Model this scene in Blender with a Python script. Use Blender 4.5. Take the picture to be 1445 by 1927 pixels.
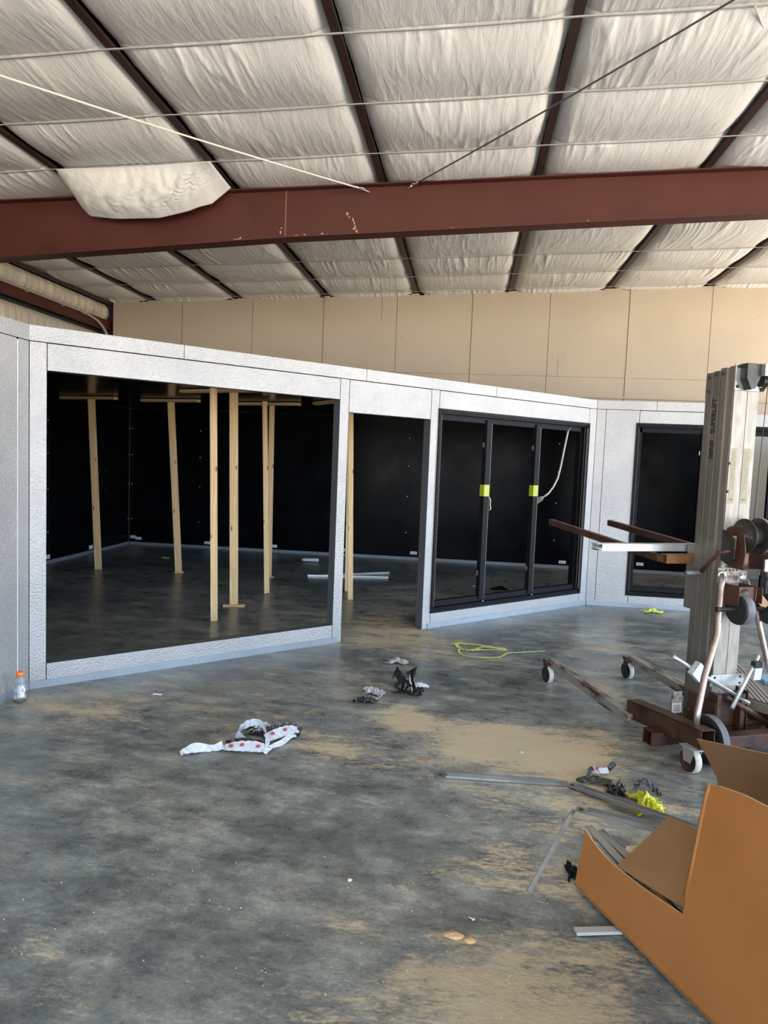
import bpy, math, random
import numpy as np
from mathutils import Vector, Matrix

for o in list(bpy.data.objects):
    bpy.data.objects.remove(o)
SC = bpy.context.scene
COL = SC.collection
rnd = random.Random(7)
V = Vector
PI = math.pi

# ------------------------------------------------------------------ camera
YAW, PITCH, ROLL, CAMH = 0.115914, 0.0759621, 0.0394746, 1.66
_f = V((-math.sin(YAW)*math.cos(PITCH), math.cos(YAW)*math.cos(PITCH), -math.sin(PITCH)))
_r = V((math.cos(YAW), math.sin(YAW), 0)); _u = _r.cross(_f)
_r2 = math.cos(ROLL)*_r + math.sin(ROLL)*_u
_u2 = -math.sin(ROLL)*_r + math.cos(ROLL)*_u
cam_d = bpy.data.cameras.new('camera'); cam = bpy.data.objects.new('camera', cam_d); COL.objects.link(cam)
cam_d.sensor_fit = 'VERTICAL'; cam_d.sensor_height = 36.0; cam_d.lens = 1327.71*36/1927
cam_d.clip_start = 0.05; cam_d.clip_end = 200
cam.matrix_world = Matrix(((_r2.x, _u2.x, -_f.x, 0), (_r2.y, _u2.y, -_f.y, 0), (_r2.z, _u2.z, -_f.z, CAMH), (0, 0, 0, 1)))
SC.camera = cam

# ------------------------------------------------------------------ light
SC.view_settings.view_transform = 'Standard'
SC.view_settings.look = 'None'
SC.view_settings.gamma = 1.0
SC.view_settings.use_curve_mapping = False
SC.view_settings.exposure = 0.90
SC.cycles.max_bounces = 8; SC.cycles.diffuse_bounces = 6; SC.cycles.glossy_bounces = 4
SC.cycles.sample_clamp_indirect = 6.0
SC.cycles.use_denoising = True

world = bpy.data.worlds.new('sky'); SC.world = world; world.use_nodes = True
wn = world.node_tree; wn.nodes.clear()
_tc = wn.nodes.new('ShaderNodeTexCoord'); _sx = wn.nodes.new('ShaderNodeSeparateXYZ')
_cr = wn.nodes.new('ShaderNodeValToRGB'); _bg = wn.nodes.new('ShaderNodeBackground'); _wo = wn.nodes.new('ShaderNodeOutputWorld')
_mr = wn.nodes.new('ShaderNodeMapRange'); _mr.inputs[1].default_value = -1; _mr.inputs[2].default_value = 1
wn.links.new(_tc.outputs['Generated'], _sx.inputs[0]); wn.links.new(_sx.outputs[2], _mr.inputs[0])
wn.links.new(_mr.outputs[0], _cr.inputs[0]); wn.links.new(_cr.outputs[0], _bg.inputs[0]); wn.links.new(_bg.outputs[0], _wo.inputs[0])
_e = _cr.color_ramp.elements       # sunlit sandy yard below the horizon, hazy sky above
_e[0].position = 0.0; _e[0].color = (1.05, 0.90, 0.72, 1)
_e[1].position = 1.0; _e[1].color = (0.25, 0.48, 1.0, 1)
for p_, c_ in ((0.485, (1.05, 0.92, 0.76, 1)), (0.505, (0.80, 0.88, 1.0, 1)), (0.62, (0.40, 0.60, 0.85, 1))):
    q_ = _e.new(p_); q_.color = c_
_bg.inputs[1].default_value = 6.0

def portal(name, loc, direction, sx, sy):
    d = bpy.data.lights.new(name, 'AREA'); d.shape = 'RECTANGLE'; d.size = sx; d.size_y = sy; d.energy = 1
    d.cycles.is_portal = True
    o = bpy.data.objects.new(name, d); COL.objects.link(o)
    o.location = loc; o.rotation_euler = V(direction).to_track_quat('-Z', 'Y').to_euler()
BAY_X = 8.6                  # right side wall with an open bay door
DOOR_R = (-5.0, 3.2, 4.3)    # y0, y1, height of the open side bay
BACK_Y = -7.0                # open end behind the camera
DOOR_B = (-6.2, 6.3, 4.2)
DOOR_ADDED = (5.0, 10.8, 4.3)     # unseen second side bay, added to brighten the diagonal wall and far end
portal('daylight_side_bay', (BAY_X+0.05, (DOOR_R[0]+DOOR_R[1])/2, DOOR_R[2]/2), (-1, 0, 0), DOOR_R[1]-DOOR_R[0], DOOR_R[2])
portal('added_far_bay_daylight', (BAY_X+0.05, (DOOR_ADDED[0]+DOOR_ADDED[1])/2, DOOR_ADDED[2]/2), (-1, 0, 0), DOOR_ADDED[1]-DOOR_ADDED[0], DOOR_ADDED[2])
portal('daylight_rear_bay', ((DOOR_B[0]+DOOR_B[1])/2, BACK_Y-0.05, DOOR_B[2]/2), (0, 1, 0), DOOR_B[1]-DOOR_B[0], DOOR_B[2])

# ------------------------------------------------------------------ helpers
class MB:
    def __init__(s): s.v = []; s.f = []; s.m = []; s.sm = []
    def face(s, idx, m=0, sm=False): s.f.append(tuple(idx)); s.m.append(m); s.sm.append(sm)
    def addv(s, pts):
        n = len(s.v); s.v.extend([tuple(p) for p in pts]); return n
    def hexa(s, p, mats=(0,)*6):
        """p: 8 corners: 0-3 one face loop, 4-7 the opposite. mats: face0123, face4567, sides x4"""
        n = s.addv(p)
        fs = ((3, 2, 1, 0), (4, 5, 6, 7), (0, 1, 5, 4), (1, 2, 6, 5), (2, 3, 7, 6), (3, 0, 4, 7))
        for f, m in zip(fs, mats): s.face([n+i for i in f], m)
        return s
    def box(s, x0, x1, y0, y1, z0, z1, m=0):
        return s.hexa([(x0, y0, z0), (x1, y0, z0), (x1, y1, z0), (x0, y1, z0), (x0, y0, z1), (x1, y0, z1), (x1, y1, z1), (x0, y1, z1)], (m,)*6)
    def obox(s, c, ax, ay, az, m=0):
        """box by centre and three half-axis vectors"""
        c = V(c); ax = V(ax); ay = V(ay); az = V(az)
        return s.hexa([c-ax-ay-az, c+ax-ay-az, c+ax+ay-az, c-ax+ay-az, c-ax-ay+az, c+ax-ay+az, c+ax+ay+az, c-ax+ay+az], (m,)*6)
    def bar(s, a, b, w, h, up=(0, 0, 1), m=0):
        a = V(a); b = V(b); d = (b-a); c = (a+b)/2; dn = d.normalized(); side = dn.cross(V(up)).normalized(); u2 = side.cross(dn).normalized()
        return s.obox(c, d/2, side*w/2, u2*h/2, m)
    def tube(s, path, r, n=10, m=0, caps=True, closed=False):
        path = [V(p) for p in path]; k = len(path); rs = r if isinstance(r, (list, tuple)) else [r]*k
        rings = []; prev = None
        for i, p in enumerate(path):
            if closed: t = path[(i+1) % k]-path[i-1]
            else: t = path[min(i+1, k-1)]-path[max(i-1, 0)]
            t = t.normalized() if t.length > 1e-9 else V((0, 0, 1))
            if prev is None:
                a = V((0, 0, 1)) if abs(t.z) < .9 else V((1, 0, 0)); u = t.cross(a).normalized()
            else:
                u = prev - t*prev.dot(t); u = u.normalized() if u.length > 1e-6 else t.orthogonal().normalized()
            prev = u; w = t.cross(u)
            rings.append(s.addv([p+(u*math.cos(2*PI*j/n)+w*math.sin(2*PI*j/n))*rs[i] for j in range(n)]))
        for i in range(k if closed else k-1):
            a = rings[i]; b = rings[(i+1) % k]
            for j in range(n): s.face((a+j, a+(j+1) % n, b+(j+1) % n, b+j), m, True)
        if caps and not closed:
            s.face([rings[0]+j for j in range(n)][::-1], m); s.face([rings[-1]+j for j in range(n)], m)
        return s
    def lathe(s, base, axis, prof, n=24, m=0, mats=None):
        """prof: list of (radius, height) along axis"""
        base = V(base); ax = V(axis).normalized(); u = ax.orthogonal().normalized(); w = ax.cross(u); rings = []
        for r, h in prof:
            rings.append(s.addv([base+ax*h+(u*math.cos(2*PI*j/n)+w*math.sin(2*PI*j/n))*max(r, 1e-5) for j in range(n)]))
        for i in range(len(prof)-1):
            mm = mats[i] if mats else m
            for j in range(n): s.face((rings[i]+j, rings[i]+(j+1) % n, rings[i+1]+(j+1) % n, rings[i+1]+j), mm, True)
        if prof[0][0] > 1e-4: s.face([rings[0]+j for j in range(n)][::-1], mats[0] if mats else m)
        if prof[-1][0] > 1e-4: s.face([rings[-1]+j for j in range(n)], mats[-1] if mats else m)
        return s
    def grid(s, P, m=0, sm=True):
        """P: (a,b,3) array"""
        a, b = len(P), len(P[0]); n = len(s.v)
        s.v.extend([tuple(q) for row in P for q in row])
        for i in range(a-1):
            for j in range(b-1): s.face((n+i*b+j, n+(i+1)*b+j, n+(i+1)*b+j+1, n+i*b+j+1), m, sm)
        return s
    def prism(s, poly, d, m=0):
        poly = [V(p) for p in poly]; d = V(d); k = len(poly); n = s.addv(poly+[p+d for p in poly])
        s.face([n+i for i in range(k)][::-1], m); s.face([n+k+i for i in range(k)], m)
        for i in range(k): s.face((n+i, n+(i+1) % k, n+k+(i+1) % k, n+k+i), m)
        return s
    def build(s, name, mats, parent=None, bevel=0, solid=0, smooth=None):
        me = bpy.data.meshes.new(name); me.from_pydata([tuple(v) for v in s.v], [], s.f)
        if not isinstance(mats, (list, tuple)): mats = [mats]
        for mt in mats: me.materials.append(mt)
        me.polygons.foreach_set('material_index', s.m); me.polygons.foreach_set('use_smooth', s.sm)
        me.update()
        o = bpy.data.objects.new(name, me); COL.objects.link(o)
        if parent: o.parent = parent
        if solid:
            md = o.modifiers.new('thickness', 'SOLIDIFY'); md.thickness = solid; md.offset = 0
        if bevel:
            md = o.modifiers.new('edges', 'BEVEL'); md.width = bevel; md.segments = 2; md.limit_method = 'ANGLE'; md.angle_limit = 0.7
        return o

def tag(o, label=None, cat=None, group=None, kind=None):
    if label: o['label'] = label
    if cat: o['category'] = cat
    if group: o['group'] = group
    if kind: o['kind'] = kind
    return o
def empty(name, loc=(0, 0, 0), label=None, cat=None, group=None, rz=0.0):
    o = bpy.data.objects.new(name, None); COL.objects.link(o); o.location = loc; o.rotation_euler = (0, 0, rz); o.empty_display_size = .1
    return tag(o, label, cat, group)
def struct(o): o['kind'] = 'structure'; return o
def copy_thing(o, parent=None):
    c = o.copy(); COL.objects.link(c)
    if parent: c.parent = parent
    for ch in list(o.children): copy_thing(ch, c)
    return c

# numpy value noise
_rs = np.random.RandomState(3); _T = _rs.rand(256, 256)
def vnoise(x, y):
    xi = np.floor(x).astype(int); yi = np.floor(y).astype(int); fx = x-xi; fy = y-yi
    fx = fx*fx*(3-2*fx); fy = fy*fy*(3-2*fy)
    g = lambda a, b: _T[a & 255, b & 255]
    return (g(xi, yi)*(1-fx)+g(xi+1, yi)*fx)*(1-fy)+(g(xi, yi+1)*(1-fx)+g(xi+1, yi+1)*fx)*fy
def fbm(x, y, o=4):
    a = 0; w = .5; 
    for i in range(o): a = a+w*vnoise(x*2**i+17*i, y*2**i+9*i); w *= .5
    return a

# ------------------------------------------------------------------ materials
def mat(name, col=(.5, .5, .5), rough=.6, metal=0., spec=.5):
    m = bpy.data.materials.new(name); m.use_nodes = True; b = m.node_tree.nodes['Principled BSDF']
    b.inputs['Base Color'].default_value = (*col, 1); b.inputs['Roughness'].default_value = rough
    b.inputs['Metallic'].default_value = metal; b.inputs['Specular IOR Level'].default_value = spec
    return m
def N(m, t, **kw):
    n = m.node_tree.nodes.new(t)
    for k, v in kw.items():
        if k in n.inputs: n.inputs[k].default_value = v
        else: setattr(n, k, v)
    return n
def L(m, a, b): m.node_tree.links.new(a, b)
def noisy(name, c1, c2, scale=8, rough=.6, metal=0., stretch=(1, 1, 1), bump=0., bscale=None, lo=.35, hi=.65, detail=6, spec=.5, rough2=None, coord='Object', bdist=.01):
    m = mat(name, c1, rough, metal, spec); b = m.node_tree.nodes['Principled BSDF']
    tc = N(m, 'ShaderNodeTexCoord'); mp = N(m, 'ShaderNodeMapping'); mp.inputs['Scale'].default_value = stretch
    L(m, tc.outputs[coord], mp.inputs[0])
    no = N(m, 'ShaderNodeTexNoise', Scale=scale, Detail=detail, Roughness=.6); L(m, mp.outputs[0], no.inputs['Vector'])
    cr = N(m, 'ShaderNodeValToRGB'); e = cr.color_ramp.elements; e[0].position = lo; e[0].color = (*c1, 1); e[1].position = hi; e[1].color = (*c2, 1)
    L(m, no.outputs[0], cr.inputs[0]); L(m, cr.outputs[0], b.inputs['Base Color'])
    if rough2 is not None:
        r = N(m, 'ShaderNodeMapRange'); r.inputs[1].default_value = lo; r.inputs[2].default_value = hi; r.inputs[3].default_value = rough; r.inputs[4].default_value = rough2
        L(m, no.outputs[0], r.inputs[0]); L(m, r.outputs[0], b.inputs['Roughness'])
    if bump:
        n2 = N(m, 'ShaderNodeTexNoise', Scale=bscale or scale*4, Detail=3); L(m, mp.outputs[0], n2.inputs['Vector'])
        bp = N(m, 'ShaderNodeBump', Strength=bump, Distance=bdist); L(m, n2.outputs[0], bp.inputs['Height']); L(m, bp.outputs[0], b.inputs['Normal'])
    return m

# embossed metal skin of the cooler panels
def stucco():
    m = noisy('stucco_embossed_metal', (.32, .323, .325), (.375, .372, .366), 2.2, .36, .38, bump=.6, bscale=95, bdist=.010)
    return m
M_STUCCO = stucco()
M_EDGE = mat('panel_edge_grey', (.07, .077, .08), .5)
M_BLACK = noisy('black_panel_skin', (.0025, .003, .0035), (.004, .005, .006), 2, .16, 0, bump=.10, bscale=60, bdist=.003, rough2=.30, spec=.04)
M_GREYSKIN = mat('pale_grey_panel_skin', (.42, .42, .38), .5)
M_BASETRIM = noisy('base_trim_metal', (.25, .29, .33), (.28, .32, .36), 4, .35, .35)
M_FRAME = noisy('black_anodised_frame', (.004, .0045, .0055), (.006, .007, .008), 6, .45, spec=.1)
M_FRAME2 = mat('dark_grey_mullion', (.006, .0075, .0095), .55, 0, .12)
M_REDIRON = noisy('red_oxide_primer', (.054, .0118, .0075), (.070, .0165, .0105), 1.2, .40, 0, bump=.04, bscale=30, rough2=.58, spec=.3)
M_REDDARK = noisy('red_oxide_purlin', (.026, .011, .009), (.034, .014, .011), 2, .5)
M_STRAP = mat('white_banding', (.40, .395, .38), .55)
M_TAN = noisy('tan_liner_panel', (.385, .325, .245), (.42, .355, .265), .9, .65, 0, bump=.03, bscale=40)
M_TANJ = mat('liner_joint', (.26, .19, .12), .8)
M_DARK = mat('dark_gap', (.02, .018, .016), .8)
M_WHITE = mat('white_sticker', (.75, .76, .78), .5)
M_CHROME = mat('zinc_hardware', (.62, .62, .6), .35, .9)
M_BLACKRUB = mat('black_rubber', (.012, .012, .013), .55)

def vinyl(name, c1, c2):
    m = mat(name, c1, .38, 0, .5); b = m.node_tree.nodes['Principled BSDF']
    tc = N(m, 'ShaderNodeTexCoord'); mp = N(m, 'ShaderNodeMapping'); mp.inputs['Scale'].default_value = (1, .16, .5)
    L(m, tc.outputs['Object'], mp.inputs[0])
    no = N(m, 'ShaderNodeTexNoise', Scale=17, Detail=4, Roughness=.55, Distortion=.7); L(m, mp.outputs[0], no.inputs['Vector'])
    n2 = N(m, 'ShaderNodeTexNoise', Scale=1.3, Detail=2); L(m, tc.outputs['Object'], n2.inputs['Vector'])
    mx = N(m, 'ShaderNodeMix', data_type='RGBA'); mx.inputs[6].default_value = (*c1, 1); mx.inputs[7].default_value = (*c2, 1); L(m, n2.outputs[0], mx.inputs[0])
    L(m, mx.outputs[2], b.inputs['Base Color'])
    bp = N(m, 'ShaderNodeBump', Strength=.45, Distance=.018); L(m, no.outputs[0], bp.inputs['Height']); L(m, bp.outputs[0], b.inputs['Normal'])
    return m
M_VINYL = vinyl('white_vinyl_facing', (.70, .69, .67), (.74, .735, .71))
def vinyl_wall():
    m = vinyl('wall_vinyl_facing', (.50, .44, .35), (.54, .48, .38))
    for n in m.node_tree.nodes:
        if n.type == 'MAPPING': n.inputs['Scale'].default_value = (1, 1, .12)
    return m
M_VINYLW = vinyl_wall()

def concrete():
    m = mat('sealed_concrete', (.15, .17, .17), .4); b = m.node_tree.nodes['Principled BSDF']
    tc = N(m, 'ShaderNodeTexCoord')
    def noise(scale, st=(1, 1, 1), det=8, ro=.6, dist=0., rz=0.):
        mp = N(m, 'ShaderNodeMapping'); mp.inputs['Scale'].default_value = st; mp.inputs['Rotation'].default_value = (0, 0, rz)
        L(m, tc.outputs['Object'], mp.inputs[0])
        n = N(m, 'ShaderNodeTexNoise', Scale=scale, Detail=det, Roughness=ro, Distortion=dist); L(m, mp.outputs[0], n.inputs['Vector']); return n.outputs[0]
    def ramp(x, stops):
        cr = N(m, 'ShaderNodeValToRGB'); e = cr.color_ramp.elements
        e[0].position = stops[0][0]; e[0].color = (*stops[0][1], 1); e[1].position = stops[-1][0]; e[1].color = (*stops[-1][1], 1)
        for p, c in stops[1:-1]: q = e.new(p); q.color = (*c, 1)
        L(m, x, cr.inputs[0]); return cr.outputs[0]
    def mix(f, a, bb, bt='MIX'):
        mx = N(m, 'ShaderNodeMix', data_type='RGBA', blend_type=bt)
        if hasattr(f, 'is_linked'): L(m, f, mx.inputs[0])
        else: mx.inputs[0].default_value = f
        for i, q in ((6, a), (7, bb)):
            if hasattr(q, 'is_linked'): L(m, q, mx.inputs[i])
            else: mx.inputs[i].default_value = (*q, 1)
        return mx.outputs[2]
    def math_(op, a, c=None, clamp=False):
        n = N(m, 'ShaderNodeMath', operation=op, use_clamp=clamp)
        for i, q in enumerate((a, c)):
            if q is None: continue
            if hasattr(q, 'is_linked'): L(m, q, n.inputs[i])
            else: n.inputs[i].default_value = q
        return n.outputs[0]
    big = noise(.8, det=12, ro=.66, dist=.3)
    base = ramp(big, [(.34, (.085, .098, .100)), (.46, (.135, .150, .147)), (.56, (.19, .20, .185)), (.68, (.27, .265, .225))])
    mott = noise(5, (1, 1.4, 1), 14, .72, 0, .4)
    base = mix(.85, base, ramp(mott, [(.27, (.20, .20, .20)), (.5, (.52, .52, .52)), (.73, (.95, .95, .92))]), 'OVERLAY')
    md = noise(2.6, (1, 2.0, 1), 15, .78, 0, .5)
    base = mix(.8, base, ramp(md, [(.36, (.18, .19, .20)), (.5, (.5, .5, .5)), (.64, (.86, .86, .82))]), 'OVERLAY')
    # dark trowel smears
    sm = noise(4.0, (1, 3.2, 1), 15, .80, 0, .35)
    smf = ramp(sm, [(.42, (0, 0, 0)), (.66, (1, 1, 1))])
    lg = noise(.7, det=3); lgf = ramp(lg, [(.42, (0, 0, 0)), (.58, (1, 1, 1))])
    base = mix(math_('MULTIPLY', math_('MULTIPLY', smf, lgf), .45), base, (.050, .057, .062))
    # pale scuffs
    sc = noise(5.0, (1, 5.5, 1), 15, .80, 0, 1.0); scf = ramp(sc, [(.54, (0, 0, 0)), (.68, (1, 1, 1))])
    base = mix(math_('MULTIPLY', scf, .40), base, (.30, .29, .24))
    fine = noise(60, (1, 1.3, 1), 6, .8)
    base = mix(.5, base, ramp(fine, [(.36, (.25, .25, .25)), (.64, (.75, .75, .75))]), 'OVERLAY')
    # dusty sand: painted density attribute broken up by streaky noise
    at = N(m, 'ShaderNodeAttribute', attribute_name='dust')
    dn = noise(2.0, (1, 2.4, 1), 14, .74, .15, -.25); dn2 = noise(14, (1, 3.0, 1), 12, .8, 0, .15)
    dd = math_('ADD', at.outputs['Fac'], math_('MULTIPLY', math_('SUBTRACT', dn, .5), 2.6))
    dn3 = noise(38, (1, 2.0, 1), 8, .75, 0, -.3)
    dd = math_('ADD', dd, math_('MULTIPLY', math_('SUBTRACT', dn2, .5), 1.9))
    dd = math_('ADD', dd, math_('MULTIPLY', math_('SUBTRACT', dn3, .5), 1.3))
    df = N(m, 'ShaderNodeMapRange', interpolation_type='SMOOTHSTEP'); df.inputs[1].default_value = .24; df.inputs[2].default_value = .80; df.inputs[4].default_value = .85; L(m, dd, df.inputs[0])
    dustc = mix(dn2, (.38, .315, .205), (.60, .49, .325))
    col = mix(df.outputs[0], base, dustc)
    L(m, col, b.inputs['Base Color'])
    rr = N(m, 'ShaderNodeMapRange'); rr.inputs[1].default_value = .3; rr.inputs[2].default_value = .7; rr.inputs[3].default_value = .22; rr.inputs[4].default_value = .42; L(m, mott, rr.inputs[0])
    r2 = math_('ADD', rr.outputs[0], math_('MULTIPLY', df.outputs[0], .40), True); L(m, r2, b.inputs['Roughness'])
    at2 = N(m, 'ShaderNodeAttribute', attribute_name='grit')
    gn = noise(22, (1, 1.4, 1), 8, .75, 0)
    h = math_('ADD', math_('MULTIPLY', math_('MULTIPLY', gn, at2.outputs['Fac']), 2.2), math_('MULTIPLY', mott, .10))
    bp = N(m, 'ShaderNodeBump', Strength=.6, Distance=.02); L(m, h, bp.inputs['Height']); L(m, bp.outputs[0], b.inputs['Normal'])
    return m
M_FLOOR = concrete()

def wood(name, c1, c2):
    m = mat(name, c1, .6); b = m.node_tree.nodes['Principled BSDF']
    tc = N(m, 'ShaderNodeTexCoord'); mp = N(m, 'ShaderNodeMapping'); mp.inputs['Scale'].default_value = (22, 22, .9); L(m, tc.outputs['Object'], mp.inputs[0])
    no = N(m, 'ShaderNodeTexNoise', Scale=1.4, Detail=5, Distortion=1.2); L(m, mp.outputs[0], no.inputs['Vector'])
    cr = N(m, 'ShaderNodeValToRGB'); e = cr.color_ramp.elements; e[0].position = .35; e[0].color = (*c1, 1); e[1].position = .62; e[1].color = (*c2, 1)
    L(m, no.outputs[0], cr.inputs[0])
    vo = N(m, 'ShaderNodeTexVoronoi', Scale=3.2); mp2 = N(m, 'ShaderNodeMapping'); mp2.inputs['Scale'].default_value = (3, 3, 1); L(m, tc.outputs['Object'], mp2.inputs[0]); L(m, mp2.outputs[0], vo.inputs['Vector'])
    kr = N(m, 'ShaderNodeValToRGB'); e = kr.color_ramp.elements; e[0].position = .05; e[0].color = (1, 1, 1, 1); e[1].position = .11; e[1].color = (0, 0, 0, 1); L(m, vo.outputs['Distance'], kr.inputs[0])
    mx = N(m, 'ShaderNodeMix', data_type='RGBA'); L(m, kr.outputs[0], mx.inputs[0]); L(m, cr.outputs[0], mx.inputs[6]); mx.inputs[7].default_value = (.13, .07, .03, 1)
    L(m, mx.outputs[2], b.inputs['Base Color']); return m
M_PINE = wood('pine_lumber', (.56, .37, .17), (.72, .53, .29))

# ------------------------------------------------------------------ floor
X0, X1 = -7.0, BAY_X
def floor_grid():
    xs = np.concatenate([np.arange(-7, -3.2, .25), np.arange(-3.2, 3.4, .035), np.arange(3.4, BAY_X+.01, .25)])
    xs[-1] = BAY_X
    ys = np.concatenate([np.arange(BACK_Y, 1.6, .3), np.arange(1.6, 8.4, .035), np.arange(8.4, 12.7, .2)])
    X, Y = np.meshgrid(xs, ys, indexing='ij')
    blobs = [(.25, 4.15, .50, .33, 1.05), (-.35, 4.45, .22, .22, .7), (.62, 4.0, .25, .22, .6), (.85, 4.35, .28, .2, .35),
             (-.75, 6.9, .55, .75, .50), (-.45, 6.35, .55, .35, .45), (-.9, 3.95, .28, .18, .50), (-.62, 3.8, .22, .16, .45), (-.05, 5.95, .4, .2, .25),
             (-2.5, 4.05, .55, .35, .38), (-1.9, 4.3, .6, .3, .2), (-.36, 2.37, .10, .06, .3), (.06, 2.15, .35, .22, .42), (.30, 2.1, .30, .18, .45), (.5, 2.2, .3, .3, .25),
             (.32, 2.85, .35, .22, .45), (.72, 3.6, .3, .3, .35), (1.5, 6.5, .8, .5, .22), (.9, 5.3, .4, .3, .30), (-1.30, 2.05, .14, .07, .35),
             (-1.2, 5.0, .8, .5, .16), (.75, 2.7, .4, .3, .2), (.3, 3.5, .6, .4, .25), (1.5, 3.4, .6, .6, .2), (-.25, 2.0, .35, .1, .3), (0.0, 2.38, .1, .05, .4),
             (.25, 4.85, .45, .16, -.55), (-.05, 4.75, .22, .12, -.45), (-.5, 3.1, .8, .5, -.22), (-1.1, 2.6, .8, .5, -.1)]
    d = np.zeros_like(X)+.10
    for bx, by, rx, ry, w in blobs: d += w*np.exp(-((X-bx)/rx)**2-((Y-by)/ry)**2)
    g = np.zeros_like(X)
    for bx, by, rx, ry, w in [(.15, 2.1, .55, .22, 1.0), (.02, 2.38, .10, .05, 1.0), (.5, 2.15, .4, .2, .6), (-.3, 2.1, .3, .12, .4), (-.36, 2.37, .1, .05, .4)]: g += w*np.exp(-((X-bx)/rx)**2-((Y-by)/ry)**2)
    Zz = np.zeros_like(X)
    mb = MB(); mb.grid(np.stack([X, Y, Zz], -1), 0, False)
    o = mb.build('floor', M_FLOOR)
    # normals up
    me = o.data
    if me.polygons[0].normal.z < 0: me.flip_normals()
    for nm, arr in (('dust', d), ('grit', np.clip(g, 0, 1))):
        a = me.attributes.new(nm, 'FLOAT', 'POINT'); a.data.foreach_set('value', arr.ravel().astype(np.float32))
    return struct(o)
floor_grid()

# ------------------------------------------------------------------ building shell
CZ = lambda x: 4.43+0.037*x                    # underside of the purlins
PUR = [-5.58, -4.05, -2.525, -.985, .545, 2.105, 3.63, 5.16, 6.69, 8.22]
STR = [-7.0, -5.5, -4.0, -2.6, -1.6, -.6, .3, 1.2, 2.05, 2.9, 3.80, 4.71, 5.62, 6.51, 7.45, 8.60, 9.82, 10.78, 11.72, 12.35]
def ceiling():
    mb = MB(); w = .034
    edges = [-6.45]+PUR+[BAY_X]
    for i in range(len(edges)-1):
        a, b = edges[i]+(w if i else 0), edges[i+1]-w
        for j in range(len(STR)-1):
            y0, y1 = STR[j], STR[j+1]
            vis = y1 > 3.2 and a < 6.0
            nx, ny = (120, 26) if vis else (10, 8)
            u = np.linspace(0, 1, nx); v = np.linspace(0, 1, ny); U, Vv = np.meshgrid(u, v, indexing='ij')
            X = a+(b-a)*U; Y = y0+(y1-y0)*Vv
            ed = np.minimum(U, 1-U)*(b-a); tuck = np.exp(-(ed/.065)**1.4)
            prof = np.sin(PI*Vv**.85)
            sag = (.055+.012*math.sin(i*3.1+j*1.7))*prof*(1-np.exp(-ed/.16))
            zz = CZ(X)-sag+.055*tuck*(1-.25*prof)+.004
            # wrinkles running up the bay, strongest by the straps
            bow = .9*(U-.5)*np.abs(U-.5)
            q = X*5.5+bow*Vv*2+.8*fbm(X*1.1+i*7, Y*1.1+j*5)
            n1 = fbm(q+31*i, Y*.75+11*j+q*.10, 2)-.37; n2 = fbm(q*2.3+13*i, Y*1.1+7*j, 2)-.37
            fold = np.exp(-(n1/.035)**2)+.7*np.exp(-(n2/.045)**2)
            yy = Vv*(y1-y0); ye = (1-Vv)*(y1-y0)
            patch = np.clip((vnoise(X*2.2+i*3, Y*1.4+j*9)-.30)*2.2, 0, 1)
            amp = (.012*np.exp(-yy/.20)+.006*np.exp(-ye/.12)+.003)*patch+.001
            zz -= fold*amp*(1-tuck)*np.clip(np.minimum(yy, ye)/.025, 0, 1)
            zz += .02*(fbm(X*2.3+i, Y*2.1+j, 2)-.4)*prof*(1-tuck)
            X = X+np.where(U < .5, 1, -1)*.012*tuck*(fbm(Y*6+i*5, Y*0+j, 2)-.4)*2
            mb.grid(np.stack([X, Y, zz], -1))
    o = mb.build('ceiling', M_VINYL); struct(o)
    # roof deck above keeps the daylight out
    d = MB(); d.hexa([(-7.0, BACK_Y, CZ(-7)+.22), (BAY_X+.2, BACK_Y, CZ(BAY_X)+.22), (BAY_X+.2, 12.7, CZ(BAY_X)+.22), (-7.0, 12.7, CZ(-7)+.22),
                      (-7.0, BACK_Y, CZ(-7)+.28), (BAY_X+.2, BACK_Y, CZ(BAY_X)+.28), (BAY_X+.2, 12.7, CZ(BAY_X)+.28), (-7.0, 12.7, CZ(-7)+.28)])
    struct(d.build('ceiling_roof_deck', M_DARK))
ceiling()

ordn = ['first', 'second', 'third', 'fourth', 'fifth', 'sixth', 'seventh', 'eighth', 'ninth', 'tenth']
for i, x in enumerate(PUR[:7]):
    mb = MB(); z = CZ(x); y0, y1 = BACK_Y+.05, 12.55
    mb.box(x-.031, x+.031, y0, y1, z, z+.004); mb.box(x-.031, x-.027, y0, y1, z+.004, z+.20)     # Z-section: bottom flange, web
    mb.box(x-.031, x-.002, y0, y1, z+.2, z+.205); mb.box(x+.028, x+.031, y0, y1, z+.004, z+.022)
    o = mb.build('roof_purlin', M_REDDARK)
    if x < -5: lab = 'dark red roof purlin nearest the left side wall, close to the eave'
    elif x > 3: lab = 'dark red roof purlin crossing the far top right, rightmost of the roof purlins'
    else: lab = 'long dark red roof purlin between insulation bays, %s counted from the left eave' % ordn[i]
    tag(o, lab, 'purlin', 'roof purlins between the insulation bays')

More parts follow.
